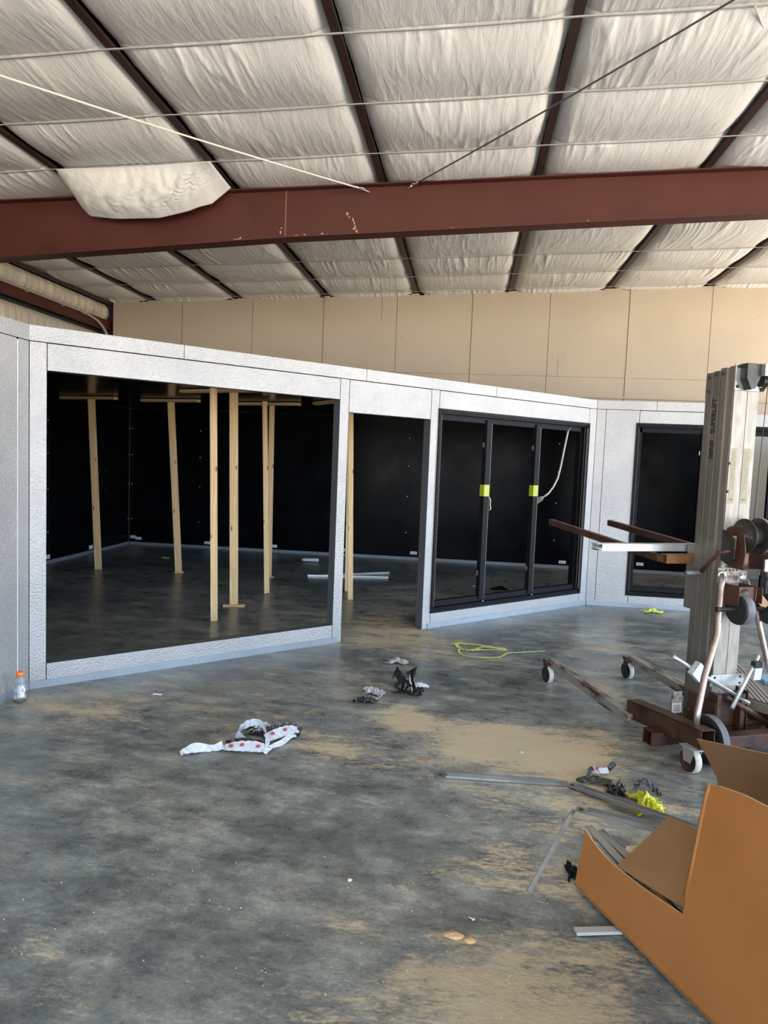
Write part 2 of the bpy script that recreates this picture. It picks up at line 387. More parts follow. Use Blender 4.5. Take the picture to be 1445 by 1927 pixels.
SEEN = (4.71, 5.62, 6.51, 9.82, 10.78, 11.72)
for j, y in enumerate(SEEN):
    mb = MB(); pts = []; xs = []
    for k, x in enumerate(PUR[:]): xs += [x]
    xs = [-6.4]+xs+[BAY_X-.05]
    for k in range(len(xs)-1):
        for t in np.linspace(0, 1, 7)[:-1]:
            xx = xs[k]+(xs[k+1]-xs[k])*t; pts.append((xx, y, CZ(xx)-.004-.012*math.sin(PI*t)))
    pts.append((xs[-1], y, CZ(xs[-1])-.006))
    P = [[(p[0], p[1]-.011, p[2]), (p[0], p[1]+.011, p[2])] for p in pts]
    mb.grid(P); o = mb.build('insulation_strap', M_STRAP, solid=.002)
    side = 'in front of the red roof beam' if y < 7.1 else 'beyond the red roof beam'
    rank = sorted([abs(q-7.16) for q in SEEN if (q < 7.1) == (y < 7.1)]).index(abs(y-7.16))
    tag(o, 'thin white strap under the roof insulation, %s one %s' % (ordn[rank], side), 'strap', 'white straps holding up the roof insulation')

# main red beam (tapered I rafter)
BY = 7.16
def beam():
    root = empty('roof_beam', (0, BY, 0), 'deep dark red steel roof beam crossing the whole ceiling', 'beam')
    BX = [-6.2, -1.95, 3.0, BAY_X-.1]; BZ = [3.535, 3.835, 4.085, 4.33]
    TZ = [CZ(x)-.055 for x in BX]
    def sect(name, hw, off0, off1, z0, z1, m=0):
        mb = MB()
        for k in range(3):
            a, b = BX[k], BX[k+1]-.0
            if name == 'beam_web' and k == 0: b -= .003
            mb.hexa([(a, -hw, z0(k)), (b, -hw, z0(k+1)), (b, hw, z0(k+1)), (a, hw, z0(k)), (a, -hw, z1(k)), (b, -hw, z1(k+1)), (b, hw, z1(k+1)), (a, hw, z1(k))])
        return mb.build(name, M_REDIRON, root)
    sect('beam_web', .005, 0, 0, lambda k: BZ[k], lambda k: TZ[k])
    sect('bottom_flange', .09, 0, 0, lambda k: BZ[k]-.012, lambda k: BZ[k])
    sect('top_flange', .09, 0, 0, lambda k: TZ[k], lambda k: TZ[k]+.012)
    mb = MB(); mb.box(-1.955, -1.945, -.012, -.005, 3.84, CZ(-1.95)-.03)
    tag(mb.build('weld_seam', mat('pale_weld', (.20, .09, .06), .6), root), 'pale vertical weld seam')
    # scraped paint and mud-dauber marks
    mk = MB(); r = random.Random(5)
    def dab(x, z, w, h):
        n = 7; mk.prism([(x+w*math.cos(2*PI*k/n)*r.uniform(.6, 1.1), -.009, z+h*math.sin(2*PI*k/n)*r.uniform(.6, 1.1)) for k in range(n)], (0, .004, 0))
    pth = [(-1.32, 4.08), (-1.30, 4.05), (-1.26, 4.02), (-1.245, 3.99), (-1.235, 3.95), (-1.22, 3.91), (-1.21, 3.89)]
    for x, z in pth: dab(x, z, r.uniform(.007, .014), r.uniform(.014, .022))
    for x, z, w, h in [(-1.25, 3.935, .018, .01), (-2.42, 3.84, .014, .012), (-1.57, 3.885, .02, .008), (-1.52, 3.88, .01, .008), (-1.83, 3.865, .03, .008), (-2.0, 3.90, .008, .02), (-1.99, 3.94, .01, .008), (-.2, 3.945, .15, .004), (1.03, 4.01, .012, .012), (-1.75, 3.875, .012, .01), (-2.45, 3.83, .05, .004)]: dab(x, z, w, h)
    tag(mk.build('mud_marks', mat('dried_mud', (.42, .28, .15), .9), root), 'small tan mud and scrape marks')
beam()

# ------------------------------------------------------------------ walls of the building
# left side wall: vinyl faced insulation, girt, eave strut
def wall_left():
    mb = MB(); ny, nz = 300, 40
    y = np.concatenate([np.linspace(BACK_Y, 6, 20), np.linspace(6.1, 12.55, 280)])
    for (z0, z1) in ((0, 3.64), (3.86, 4.17)):
        z = np.linspace(z0, z1, nz); Y, Z = np.meshgrid(y, z, indexing='ij')
        v = (Z-z0)/(z1-z0); puff = .10*np.minimum(1, np.minimum(v, 1-v)*(z1-z0)/.10)**.6
        q = Y*9+1.6*fbm(Y*1.3, Z*1.5)
        wr = np.abs(fbm(q, Z*.9+q*.07, 3)-.44)
        X = -6.50+puff+(.05+.16*(z0 < 1)+.12*(z0 > 1))*(wr-.1)*np.where(v < .5, 1, 1)*np.clip(np.minimum(v, 1-v)*8, 0, 1)
        mb.grid(np.stack([X, Y, Z], -1))
    mb.box(-6.9, -6.56, BACK_Y, 12.6, 0, 4.4, 1)
    struct(mb.build('wall_left', [M_VINYLW, M_DARK]))
wall_left()
root = empty('steel_girt', (-6.38, 2.9, 3.78), 'dark red steel girt running along the left side wall', 'girt')
mb = MB(); mb.box(-.05, .05, -9.7, 9.5, -.085, -.079); mb.box(.045, .05, -9.7, 9.5, -.079, .07); mb.box(-.09, .05, -9.7, 9.5, .07, .076); mb.build('girt_channel', M_REDIRON, root)
o = MB().box(-6.34, -6.30, BACK_Y+.1, 12.5, 4.13, 4.175).build('eave_strut', M_REDDARK)
tag(o, 'dark red eave strut along the top of the left side wall', 'eave strut')
pth = [(-6.31, y, 3.838) for y in (BACK_Y+.2, 0, 6, 8.9, 9.6, 10.3, 10.9)]+[(-6.31, 11.15, 3.82), (-6.3, 11.4, 3.78), (-6.3, 11.6, 3.70), (-6.3, 11.72, 3.60), (-6.3, 11.78, 3.3), (-6.3, 11.80, 2.5)]
root = empty('electrical_conduit', (0, 0, 0), 'pale grey conduit along the girt, bending down at the corner', 'conduit')
MB().tube(pth, .022, 10).build('pipe', mat('galvanised_conduit', (.50, .47, .42), .4, .6), root)
for y in (9.5, 10.4, 11.0): MB().box(-6.332, -6.292, y-.012, y+.012, 3.80, 3.85).build('pipe_clip', M_CHROME, root)

# tan liner wall at the far end
def wall_back():
    mb = MB(); js = [-6.26, -5.0, -3.76, -2.53, -1.295, -.056, 1.19, 2.43, 3.69, 4.93, 6.17, 7.4, BAY_X]
    y = 11.85
    for a, b in zip(js[:-1], js[1:]):
        for z0, z1 in ((0, 2.795), (2.80, 3.094), (3.098, None)):
            za = z1 if z1 else CZ(a)-.005; zb = z1 if z1 else CZ(b)-.005
            g = .004
            mb.hexa([(a+g, y, z0), (b-g, y, z0), (b-g, y+.02, z0), (a+g, y+.02, z0), (a+g, y, za), (b-g, y, zb), (b-g, y+.02, zb), (a+g, y+.02, za)])
    # batten strips beside the joints
    for k, a in enumerate(js[1:-1]):
        if k % 2 == 0: mb.box(a+.005, a+.075, y-.008, y-.0005, 2.0, CZ(a)-.01)
    mb.box(.05, BAY_X, y-.045, y-.0005, 2.765, 2.795, 0)
    mb.hexa([(-6.26, y+.022, 0), (BAY_X, y+.022, 0), (BAY_X, y+.05, 0), (-6.26, y+.05, 0), (-6.26, y+.022, CZ(-6.26)), (BAY_X, y+.022, CZ(BAY_X)), (BAY_X, y+.05, CZ(BAY_X)), (-6.26, y+.05, CZ(-6.26))], (1,)*6)
    r = random.Random(2)
    for k in range(46):                          # torn paper and dark smudges along the top edge
        x = r.uniform(-6.0, 5.0); w = r.uniform(.02, .12); z = CZ(x)
        mb.box(x, x+w, y-.006, y-.0006, z-r.uniform(.018, .035), z-.006, 2)
    for x, z0, z1 in ((-1.55, 3.95, 4.33), (-2.46, 4.05, 4.26), (1.36, 3.10, 3.38)): mb.box(x, x+.007, y-.003, y-.0006, z0, z1, 1)
    for k in range(26):
        x = r.uniform(-4, 5); z = r.uniform(2.9, 4.1); mb.box(x, x+.015, y-.003, y-.0006, z, z+.015, 1)
    struct(mb.build('wall_back', [M_TAN, M_TANJ, M_DARK]))
wall_back()
struct(MB().box(-7.0, BAY_X+.2, 12.56, 12.66, 0, CZ(BAY_X)+.2).build('wall_end', M_VINYLW))
tag(MB().box(-6.54, -6.28, 11.95, 12.2, 0, 4.16).build('steel_column', M_DARK), 'dark steel column in the corner beside the tan wall', 'column')
mb = MB(); H = CZ(BAY_X)+.2
mb.box(BAY_X, BAY_X+.1, DOOR_R[1], DOOR_ADDED[0], 0, H); mb.box(BAY_X, BAY_X+.1, DOOR_ADDED[1], 12.6, 0, H); mb.box(BAY_X, BAY_X+.1, DOOR_ADDED[0], DOOR_ADDED[1], DOOR_ADDED[2], H); mb.box(BAY_X, BAY_X+.1, BACK_Y, DOOR_R[0], 0, H); mb.box(BAY_X, BAY_X+.1, DOOR_R[0], DOOR_R[1], DOOR_R[2], H)
struct(mb.build('wall_right', M_VINYLW))
mb = MB(); mb.box(-7, DOOR_B[0], BACK_Y-.1, BACK_Y, 0, H); mb.box(DOOR_B[1], BAY_X, BACK_Y-.1, BACK_Y, 0, H); mb.box(DOOR_B[0], DOOR_B[1], BACK_Y-.1, BACK_Y, DOOR_B[2], H)
struct(mb.build('wall_front', M_VINYLW))

# loose vinyl hanging over the beam
def drape():
    nu, nv = 60, 50; P = []
    for i in range(nu):
        u = i/(nu-1); row = []
        for j in range(nv):
            v = j/(nv-1)
            # top edge at strap y=6.51 ; bottom edge swings in front of the beam
            top = V((-4.02+1.52*u, 6.50, CZ(-4.02+1.52*u)-.008))
            zb = np.interp(u, [0, .06, .16, .30, .52, .72, .88, 1], [4.20, 4.09, 3.99, 3.955, 3.97, 4.04, 4.13, 4.31])
            xb = np.interp(u, [0, .16, .5, 1], [-4.10, -3.93, -3.22, -2.5])
            yb = np.interp(u, [0, .3, .8, 1], [6.98, 6.93, 6.97, 7.08])
            bot = V((xb, yb, zb)); p = top.lerp(bot, v)
            p.z -= .06*math.sin(PI*v)*math.sin(PI*min(1, u*1.1)); p.y -= .05*math.sin(PI*v)
            q = u*16+6*v*u+3*float(fbm(np.array(u*3.), np.array(v*2.)))
            wv = abs(float(fbm(np.array(q), np.array(v*1.5+q*.2), 3))-.44)
            p.z -= (.12-wv)*.16*math.sin(PI*min(1, v+.08))*min(1, 6*u)*min(1, 6*(1-u)); row.append(p)
        P.append(row)
    o = MB().grid(P).build('loose_insulation_sheet', M_VINYL, solid=.003)
    tag(o, 'loose white insulation facing sagging down over the red beam at left', 'insulation sheet')
drape()

# cables with turnbuckles
def cable(a, b, r, mt, lab, hookdir):
    root = empty('brace_cable', b, lab, 'cable', 'bracing cables crossing the ceiling')
    A = V(a)-V(b); 
    MB().tube([A*(1-t)+V((0, 0, -.02*math.sin(PI*t))) for t in np.linspace(0, 1, 24)], r, 8).build('wire', mt, root)
    d = A.normalized(); h = MB()
    h.tube([d*.02, d*.07, d*.10], [.011, .013, .006], 8)
    ring = [V((0, -.01, 0))+d*.0+(d*math.cos(t)*.03+V((0, 0, 1)).cross(d).normalized()*math.sin(t)*.018) for t in np.linspace(0, 2*PI, 17)[:-1]]
    h.tube(ring, .005, 6, closed=True)
    h.tube([V(hookdir)*.9, V((0, 0, 0))], .006, 6)
    h.build('cable_fitting', M_CHROME, root)
cable((-3.56, 4.32, 4.135), (-1.16, 7.06, 4.285), .008, mat('pale_cable', (.62, .58, .50), .5), 'pale brace cable rising to the upper left from the red beam', (.08, .045, -.02))
cable((1.72, 4.2, 4.45), (-.67, 7.10, 4.335), .007, mat('grey_cable', (.12, .12, .12), .4, .6), 'dark brace cable rising to the upper right from the red beam', (-.07, .045, -.03))
o = MB().tube([(1.572, 4.676, 4.46), (1.95, 5.3, 4.47)], .006, 8).build('ceiling_wire', M_STRAP); tag(o, 'short pale wire under the insulation at the top right corner', 'wire')

# ------------------------------------------------------------------ walk-in cooler
A0 = V((-2.892, 4.381, 0)); A1 = V((1.478, 8.629, 0)); AT = (A1-A0).normalized(); AN = V((AT.y, -AT.x, 0)); AL = (A1-A0).length
def frameP(O, T, Nn):
    return lambda s, d, z: O+T*s+Nn*d+V((0, 0, z))
FA = frameP(A0, AT, AN)                                   # diagonal wall, s from the left corner
FC = frameP(V((0, 8.63, 0)), V((1, 0, 0)), V((0, -1, 0)))  # far wall, s = x
FB = frameP(V((-2.892, 0, 0)), V((0, 1, 0)), V((1, 0, 0)))  # left wall, s = y
FBK = frameP(V((0, 11.56, 0)), V((1, 0, 0)), V((0, -1, 0)))
FLF = frameP(V((-5.78, 0, 0)), V((0, 1, 0)), V((1, 0, 0)))
cooler = empty('walk_in_cooler', A0, 'large walk-in cooler of silver embossed panels with black interior', 'walk-in cooler')
def fbox(mb, Fn, s0, s1, z0, z1, d0=-.10, d1=0., mats=(0,)*6):
    """mats: front, back, sides"""
    p = [Fn(s0, d1, z0), Fn(s1, d1, z0), Fn(s1, d1, z1), Fn(s0, d1, z1), Fn(s0, d0, z0), Fn(s1, d0, z0), Fn(s1, d0, z1), Fn(s0, d0, z1)]
    fr, bk, sd = (mats+(mats[-1],)*3)[:3]
    return mb.hexa(p, (fr, bk, sd, sd, sd, sd))
def rel(mb, root):
    o = root.location; mb.v = [(v[0]-o[0], v[1]-o[1], v[2]-o[2]) for v in mb.v]; return mb
G = .0022
SK = [M_STUCCO, M_BLACK, M_EDGE]
def panel(name, Fn, s0, s1, z0, z1, label=None, g=G, mats=SK, d0=-.10, d1=0):
    mb = fbox(MB(), Fn, s0+g, s1-g, z0, z1, d0, d1, (0, 1, 2)); o = rel(mb, cooler).build(name, mats, cooler, bevel=.002)
    if label: o['label'] = label
    return o
ZT = 2.335
# wall A
panel('corner_post', FA, 0, .109, 0, ZT); panel('header_panel', FA, .109, 2.455, 2.155, ZT-.002); panel('sill_panel', FA, .109, 2.455, 0, .162)
panel('door_jamb', FA, 2.455, 2.552, 0, ZT, 'narrow upright between the wide opening and the doorway'); panel('header_panel', FA, 2.552, 3.505, 2.05, ZT-.002, 'deeper header over the doorway')
panel('door_jamb', FA, 3.505, 3.612, 0, ZT); panel('header_panel', FA, 3.612, 5.958, 2.158, ZT-.002); panel('sill_panel', FA, 3.612, 5.958, 0, .157); panel('corner_post', FA, 5.958, AL, 0, ZT)
# wall C
panel('corner_post', FC, 1.478, 1.585, 0, ZT); panel('wall_panel', FC, 1.585, 1.968, 0, ZT)
panel('header_panel', FC, 1.968, 4.32, 2.185, ZT-.002); panel('sill_panel', FC, 1.968, 4.32, 0, .145); panel('wall_panel', FC, 4.32, 5.5, 0, ZT)
# wall B
panel('corner_post', FB, 4.27, 4.381, 0, ZT)
b0 = 4.27
MB_edge = mat('panel_seam_bright', (.8, .82, .84), .35, .3)
panel('wall_panel', FB, 3.12, 4.255, 0, ZT); panel('wall_panel', FB, 1.92, 3.12, 0, ZT); panel('wall_panel', FB, .72, 1.92, 0, ZT)
rel(fbox(MB(), FB, 4.256, 4.266, .03, ZT-.01, -.02, .001), cooler).build('seam_strip', MB_edge, cooler)
# roof edge panels
def roofs():
    w = .10
    for s0, s1 in ((-.003, 1.051), (1.051, 2.731), (2.731, 4.391), (4.391, AL)): panel('roof_panel', FA, s0, s1, ZT+.004, 2.442, g=.0016)
    for s0, s1 in ((1.478, 2.156), (2.156, 3.24)): panel('roof_panel', FC, s0, s1, ZT+.004, 2.445, g=.0016)
    for s0, s1 in ((3.3, 4.381), (2.1, 3.3), (.72, 2.1)): panel('roof_panel', FB, s0, s1, ZT+.004, 2.442, g=.0016)
    i = V((-2.892, 4.381, 0)); Z0, Z1 = ZT+.006, 2.438
    # inner roof slabs (black glossy underside)
    a = FA(0, -.1, 0); b = FA(AL, -.1, 0)
    poly = [(-5.88, .72, Z0), (-2.99, .72, Z0), (-2.99, 4.42, Z0), (a.x, a.y, Z0), (b.x, b.y, Z0), (3.24, 8.73, Z0), (3.24, 11.66, Z0), (-5.88, 11.66, Z0)]
    mb = MB(); mb.prism(poly, (0, 0, Z1-Z0)); rel(mb, cooler).build('roof_slab', mat('black_ceiling_skin', (.004, .004, .005), .22, 0, .6), cooler)
roofs()
# base trim
def trim(Fn, s0, s1, h=.052, g=0):
    mb = MB(); p = [Fn(s0, .008, 0), Fn(s1, .008, 0), Fn(s1, .007, h), Fn(s0, .007, h), Fn(s0, .001, 0), Fn(s1, .001, 0), Fn(s1, .0006, h), Fn(s0, .0006, h)]
    mb.hexa(p); rel(mb, cooler).build('base_trim', M_BASETRIM, cooler)
trim(FA, 0.004, 2.508); trim(FA, 3.575, AL-.01); trim(FC, 1.49, 5.5); trim(FB, .72, 4.375)
# interior walls
ROOMSK = [M_BLACK, M_EDGE, M_EDGE]; M_IB = mat('interior_base_trim', (.20, .23, .25), .45)
bj = [-5.78, -5.715, -4.5, -3.305, -2.12, -.95, .25, 1.45, 2.65, 3.85]
def lockdots(mb, Fn, s):
    for z in (.45, 1.05, 1.55, 2.0): fbox(mb, Fn, s-.02-.007, s-.02+.007, z-.007, z+.007, 0, .003, (2,)*3)
for a, b in zip(bj[:-1], bj[1:]):
    mb = fbox(MB(), FBK, a+.0015, b-.0015, 0, ZT, -.1, 0, (0, 1, 1)); lockdots(mb, FBK, b); rel(mb, cooler).build('interior_panel', [M_BLACK, M_EDGE, M_WHITE], cooler)
mb = fbox(MB(), FBK, 3.853, 5.6, 0, ZT, -.1, 0, (0, 1, 1)); tag(rel(mb, cooler).build('interior_panel', [M_GREYSKIN, M_EDGE], cooler), 'pale grey interior panel')
for k, (a, b) in enumerate(((.72, 3.2), (3.2, 4.4), (4.4, 5.6), (5.6, 6.8), (6.8, 8.0), (8.0, 9.2), (9.2, 10.4), (10.4, 11.55))):
    mb = fbox(MB(), FLF, a+.0015, b-.0015, 0, ZT, -.1, 0, (0, 1, 1)); lockdots(mb, FLF, b); rel(mb, cooler).build('interior_panel', [M_BLACK, M_EDGE, M_WHITE], cooler)
mb = MB().box(-5.88, -2.9, .62, .71, 0, ZT, 0); rel(mb, cooler).build('interior_panel', M_BLACK, cooler)
mb = MB().box(5.5, 5.6, 8.63, 11.66, 0, ZT, 0); rel(mb, cooler).build('interior_panel', M_GREYSKIN, cooler)
mb = fbox(MB(), FBK, -5.76, 3.86, 0, .05, 0, .006); rel(mb, cooler).build('interior_base_trim', M_IB, cooler)
mb = fbox(MB(), FBK, 3.86, 5.5, 0, .05, 0, .006); rel(mb, cooler).build('interior_base_trim', mat('pale_base_trim', (.36, .44, .50), .45), cooler)
mb = fbox(MB(), FLF, .72, 11.55, 0, .05, 0, .006); rel(mb, cooler).build('interior_base_trim', M_IB, cooler)
mb = fbox(MB(), FLF, 11.546, 11.556, 0, ZT, 0, .012); rel(mb, cooler).build('corner_bead', mat('corner_bead', (.12, .10, .085), .3, .5), cooler)
for x, z in ((-5.755+.06, .133), (-5.603, .113), (-4.362, .10), (-3.197, .105), (-.828, .12), (2.786, .14), (-1.985, .107), (1.579, .103)):
    mb = fbox(MB(), FBK, x-.055, x+.055, z-.024, z+.024, .0005, .002, (0,)*3); fbox(mb, FBK, x-.03, x+.035, z-.004, z+.003, .0021, .0026, (1,)*3); fbox(mb, FBK, x-.04, x+.02, z-.014, z-.010, .0021, .0026, (1,)*3)
    rel(mb, cooler).build('white_label', [M_WHITE, mat('label_ink', (.2, .2, .25), .6)], cooler)
for y in (9.17, 10.31):
    mb = fbox(MB(), FLF, y-.055, y+.055, .085-.015, .085+.045, .0065, .008, (0,)*3); rel(mb, cooler).build('white_label', M_WHITE, cooler)
# chalky smudges on the left black interior wall
r = random.Random(9); M_CHALK = mat('chalk_smudge', (.012, .013, .014), .7)
for k in range(9):
    y = r.uniform(10.3, 10.9); z = r.uniform(.9, 1.9); n = 8; w = r.uniform(.015, .035); h = r.uniform(.04, .10)
    mb = MB().prism([FLF(y+w*math.cos(2*PI*i/n)*r.uniform(.5, 1), .0006, z+h*math.sin(2*PI*i/n)*r.uniform(.6, 1)) for i in range(n)], (.0006, 0, 0))
    rel(mb, cooler).build('chalk_smudge', M_CHALK, cooler)
# black metal door-frame closers
def display_frame(Fn, s0, s1, z0, z1, mulls, label, ttape=None):
    root = empty('display_door_frame', Fn(s0, 0, 0), label, 'door frame', 'black display door frames set in the cooler')
    def pc(name, a, b, c, d, e, f, mt=M_FRAME, parent=None):
        o = rel(fbox(MB(), Fn, a, b, c, d, e, f), root).build(name, mt, parent or root, bevel=.002); return o
    w = .05
    # outer flange (proud of the panels)
    mb = MB()
    for a, b, c, d in ((s0, s0+.03, z0, z1), (s1-.03, s1, z0, z1), (s0+.03, s1-.03, z1-.028, z1), (s0+.03, s1-.03, z0, z0+.028)): fbox(mb, Fn, a, b, c, d, -.002, .014)
    rel(mb, root).build('outer_flange', M_FRAME, root, bevel=.002)
    # deep box behind
    mb = MB()
    for a, b, c, d in ((s0+.028, s0+.048, z0, z1), (s1-.048, s1-.028, z0, z1), (s0+.048, s1-.048, z1-.046, z1-.026), (s0+.048, s1-.048, z0+.026, z0+.046)): fbox(mb, Fn, a, b, c, d, -.14, -.001)
    rel(mb, root).build('frame_box', M_FRAME, root)
    pc('top_rail', s0+.048, s1-.048, z1-.105, z1-.048, -.10, -.05, M_FRAME2)
    pc('bottom_rail', s0+.048, s1-.048, z0+.048, z0+.105, -.10, -.045, M_FRAME2)
    mb = MB()
    for a in (s0+.05, s1-.085): fbox(mb, Fn, a, a+.035, z0+.05, z1-.05, -.10, -.05)
    rel(mb, root).build('side_rail', M_FRAME, root)
    mb = MB()
    for a in (s0+.034, s0+.05, s1-.036, s1-.052): fbox(mb, Fn, a-.001, a+.001, z0+.06, z1-.06, -.02, .0145 if a in (s0+.034, s1-.036) else -.015)
    rel(mb, root).build('gasket_line', mat('gasket_grey', (.16, .15, .14), .4), root)
    for k, s in enumerate(mulls):
        m_ = pc('mullion', s-.036, s+.036, z0+.07, z1-.07, -.085, -.030, M_FRAME2)
        rel(fbox(MB(), Fn, s+.034, s+.0375, z0+.08, z1-.1, -.04, -.0285), root).build('mullion_edge', mat('mullion_edge', (.20, .17, .14), .4), m_)
        for zz in (z0+.32, z1-.35):
            rel(fbox(MB(), Fn, s-.044, s-.0365, zz, zz+.05, -.08, -.06), root).build('hinge_pin', M_CHROME, m_)
        if ttape:
            zt = ttape
            t = rel(fbox(MB(), Fn, s-.040, s+.0385, zt-.06, zt+.06, -.09, -.0275), root).build('yellow_tape', mat('yellow_tape', (.32, .36, .015), .4), m_); t['label'] = 'yellow tape wrapped round the mullion'
        c = MB(); fbox(c, Fn, s-.03, s+.05, z0+.029, z0+.045, -.035, -.005); fbox(c, Fn, s-.0, s+.02, z0+.045, z0+.06, -.03, -.01)
        rel(c, root).build('pivot_clip', mat('blue_zinc', (.10, .19, .30), .3, .7), root)
    c = MB(); fbox(c, Fn, s0+.06, s0+.12, z0+.0285, z0+.044, -.04, -.01); fbox(c, Fn, s0+.2, s0+.32, z0+.0285, z0+.031, -.03, -.015); rel(c, root).build('pivot_clip', mat('blue_zinc', (.10, .19, .30), .3, .7), root)
    return root
display_frame(FA, 3.604, 5.966, .150, 2.163, [4.345, 5.115], 'black three-door metal frame in the diagonal wall, mullions wrapped in yellow tape', 1.366)
display_frame(FC, 1.935, 4.32, .142, 2.19, [2.725, 3.50], 'black three-door metal frame in the far silver wall behind the lift')
# wiring in the right-hand bay of the frame
root = empty('wiring_harness', FA(5.68, -.03, 2.08), 'pale grey cable hanging in the black frame, its wire ends fanned at the mullion', 'cable')
pts = [FA(s, -.06, z) for s, z in ((5.70, 2.09), (5.66, 2.075), (5.63, 1.95), (5.60, 1.82), (5.565, 1.66), (5.52, 1.51), (5.45, 1.41), (5.37, 1.335), (5.30, 1.30))]
rel(MB().tube(pts, .011, 8), root).build('cable_sheath', mat('grey_cable_sheath', (.36, .34, .31), .5), root)
for k, dz in enumerate((.02, .0, -.018, -.035)):
    rel(MB().tube([FA(5.30, -.06, 1.30), FA(5.24, -.06+.01*k, 1.285+dz*.6), FA(5.19, -.055, 1.262+dz), FA(5.155, -.05, 1.262+dz*1.3)], .0025, 6), root).build('wire_end', mat('white_wire', (.45, .44, .42), .4), root)
root = empty('loose_wire', FA(4.39, -.03, 1.3), 'tiny pale wire loop beside the left taped mullion', 'wire')
rel(MB().tube([FA(4.385, -.03, 1.30), FA(4.40, -.02, 1.27), FA(4.395, -.02, 1.22), FA(4.41, -.02, 1.18), FA(4.39, -.02, 1.16)], .006, 6), root).build('wire_loop', mat('pale_wire', (.45, .42, .36), .5), root)

# ------------------------------------------------------------------ timber tee props inside the cooler
def stud(a, b, w=.089, t=.038, face=None):
    a = V(a); b = V(b); mb = MB(); d = (b-a).normalized()
    face = V(face or (0.25, -1, 0)); side = d.cross(face).normalized(); fn = side.cross(d).normalized(); c = (a+b)/2
    # local frame: post along local z so the grain runs along it
    L_ = (b-a).length
    mb.box(-w/2, w/2, -t/2, t/2, -L_/2, L_/2)
    M_ = Matrix((( side.x, -fn.x, d.x, c.x), (side.y, -fn.y, d.y, c.y), (side.z, -fn.z, d.z, c.z), (0, 0, 0, 1)))
    if M_.determinant() < 0:
        M_ = Matrix(((-side.x, -fn.x, d.x, c.x), (-side.y, -fn.y, d.y, c.y), (-side.z, -fn.z, d.z, c.z), (0, 0, 0, 1)))
    return mb, M_
def post(name, parent, a, b, w=.089, t=.038, face=None):
    mb, M_ = stud(a, b, w, t, face); o = mb.build(name, M_PINE, None, bevel=.003)
    o.parent = parent; o.matrix_local = Matrix.Translation(-V(parent.location)) @ M_
    return o
props = [
 ((-4.938, 9.015, 0), (-5.02, 8.95, 2.292), ((-5.578, 9.173), (-4.678, 8.95)), .089, 'leaning pine tee prop nearest the left black wall, crossbar against the ceiling'),
 ((-3.849, 9.14, .008), (-3.957, 9.05, 2.292), ((-4.426, 9.196), (-3.54, 8.963)), .089, 'pine tee prop with dark knots and a crossbar, second from the left'),
 ((-2.41, 6.61, 0), (-2.47, 6.62, 2.292), None, .066, 'pine post standing closest to the wide opening, leftmost of the tall front pair'),
 ((-2.452, 7.321, .016), (-2.51, 7.33, 2.292), ((-3.19, 7.58), (-1.98, 7.12)), .089, 'pine prop on a flat wood scrap, right of the front pair'),
 ((-2.306, 8.086, 0), (-2.50, 8.45, 2.292), None, .06, 'slim pine post standing just in front of another prop, right half of the wide opening'),
 ((-2.598, 9.19, .012), (-2.60, 9.12, 2.292), ((-3.098, 9.27), (-2.2, 9.00)), .07, 'pine tee prop behind the slim post, its foot on a small wood scrap'),
 ((-1.294, 8.052, 0), (-1.375, 8.08, 2.292), ((-1.95, 8.82), (-1.05, 7.55)), .060, 'pine prop seen through the doorway beside the upright'),
]
for a, b, bar, w, lab in props:
    root = empty('tee_prop' if bar else 'wood_post', a, lab, 'wooden prop', 'pine props holding up the cooler ceiling')
    post('post', root, a, b, w, .045 if w < .08 else .038)
    if bar:
        p = V((bar[0][0], bar[0][1], 2.3125)); q = V((bar[1][0], bar[1][1], 2.3125))
        post('crossbar', root, p, q, .085, .036, (0, 0, -1))
o = empty('wood_post', (-1.42, 8.52, 0), 'thin pine post leaning just behind the doorway prop', 'wooden prop', 'pine props holding up the cooler ceiling')
post('post', o, (-1.42, 8.52, 0), (-1.50, 8.75, 2.30), .045, .045)
for (x, y, w, d, rz, lab) in ((-2.447, 7.318, .23, .09, .2, 'flat wood scrap under the front pine prop'), (-2.60, 9.19, .13, .08, .3, 'small wood scrap under the rear pine tee prop'), (-3.845, 9.14, .12, .08, .5, 'small wood scrap under the knotty pine prop')):
    o = MB().box(-w/2, w/2, -d/2, d/2, 0, .015 if w > .2 else .011).build('wood_shim', M_PINE); o.location = (x, y, .0003); o.rotation_euler.z = rz
    tag(o, lab, 'wood scrap', 'wood scraps under the props')

# small things on the cooler floor
def scrap(name, pts, z, mt, lab, cat, th=.004):
    c = V((sum(p[0] for p in pts)/len(pts), sum(p[1] for p in pts)/len(pts), 0))
    o = MB().prism([(p[0]-c.x, p[1]-c.y, z) for p in pts], (0, 0, th)).build(name, mt); o.location = c; return tag(o, lab, cat)
M_SILV = noisy('galvanised_steel', (.42, .43, .44), (.52, .53, .53), 6, .36, .75)
root = empty('plastic_tube', (-2.38, 10.73, 0), 'short clear ribbed tube lying on the cooler floor', 'tube')
mb = MB(); mb.tube([(-.13, -.03, .03), (-.10, -.025, .032), (0, 0, .034), (.10, .025, .032), (.13, .03, .03)], [.012, .026, .030, .030, .026], 12); mb.build('tube_body', mat('clear_plastic_white', (.55, .58, .6), .25), root)
MB().box(-.06, .05, -.035, .0, .063, .066).build('printed_label', mat('tube_ink', (.12, .14, .17), .5), root)
o = MB().bar((-.467, -.31, .012), (.467, .29, .012), .022, .022).build('metal_rod', M_SILV); o.location = (-1.53, 9.79, 0.001); tag(o, 'long thin silver rod on the cooler floor, the farther of two', 'rod', 'rods on the cooler floor')
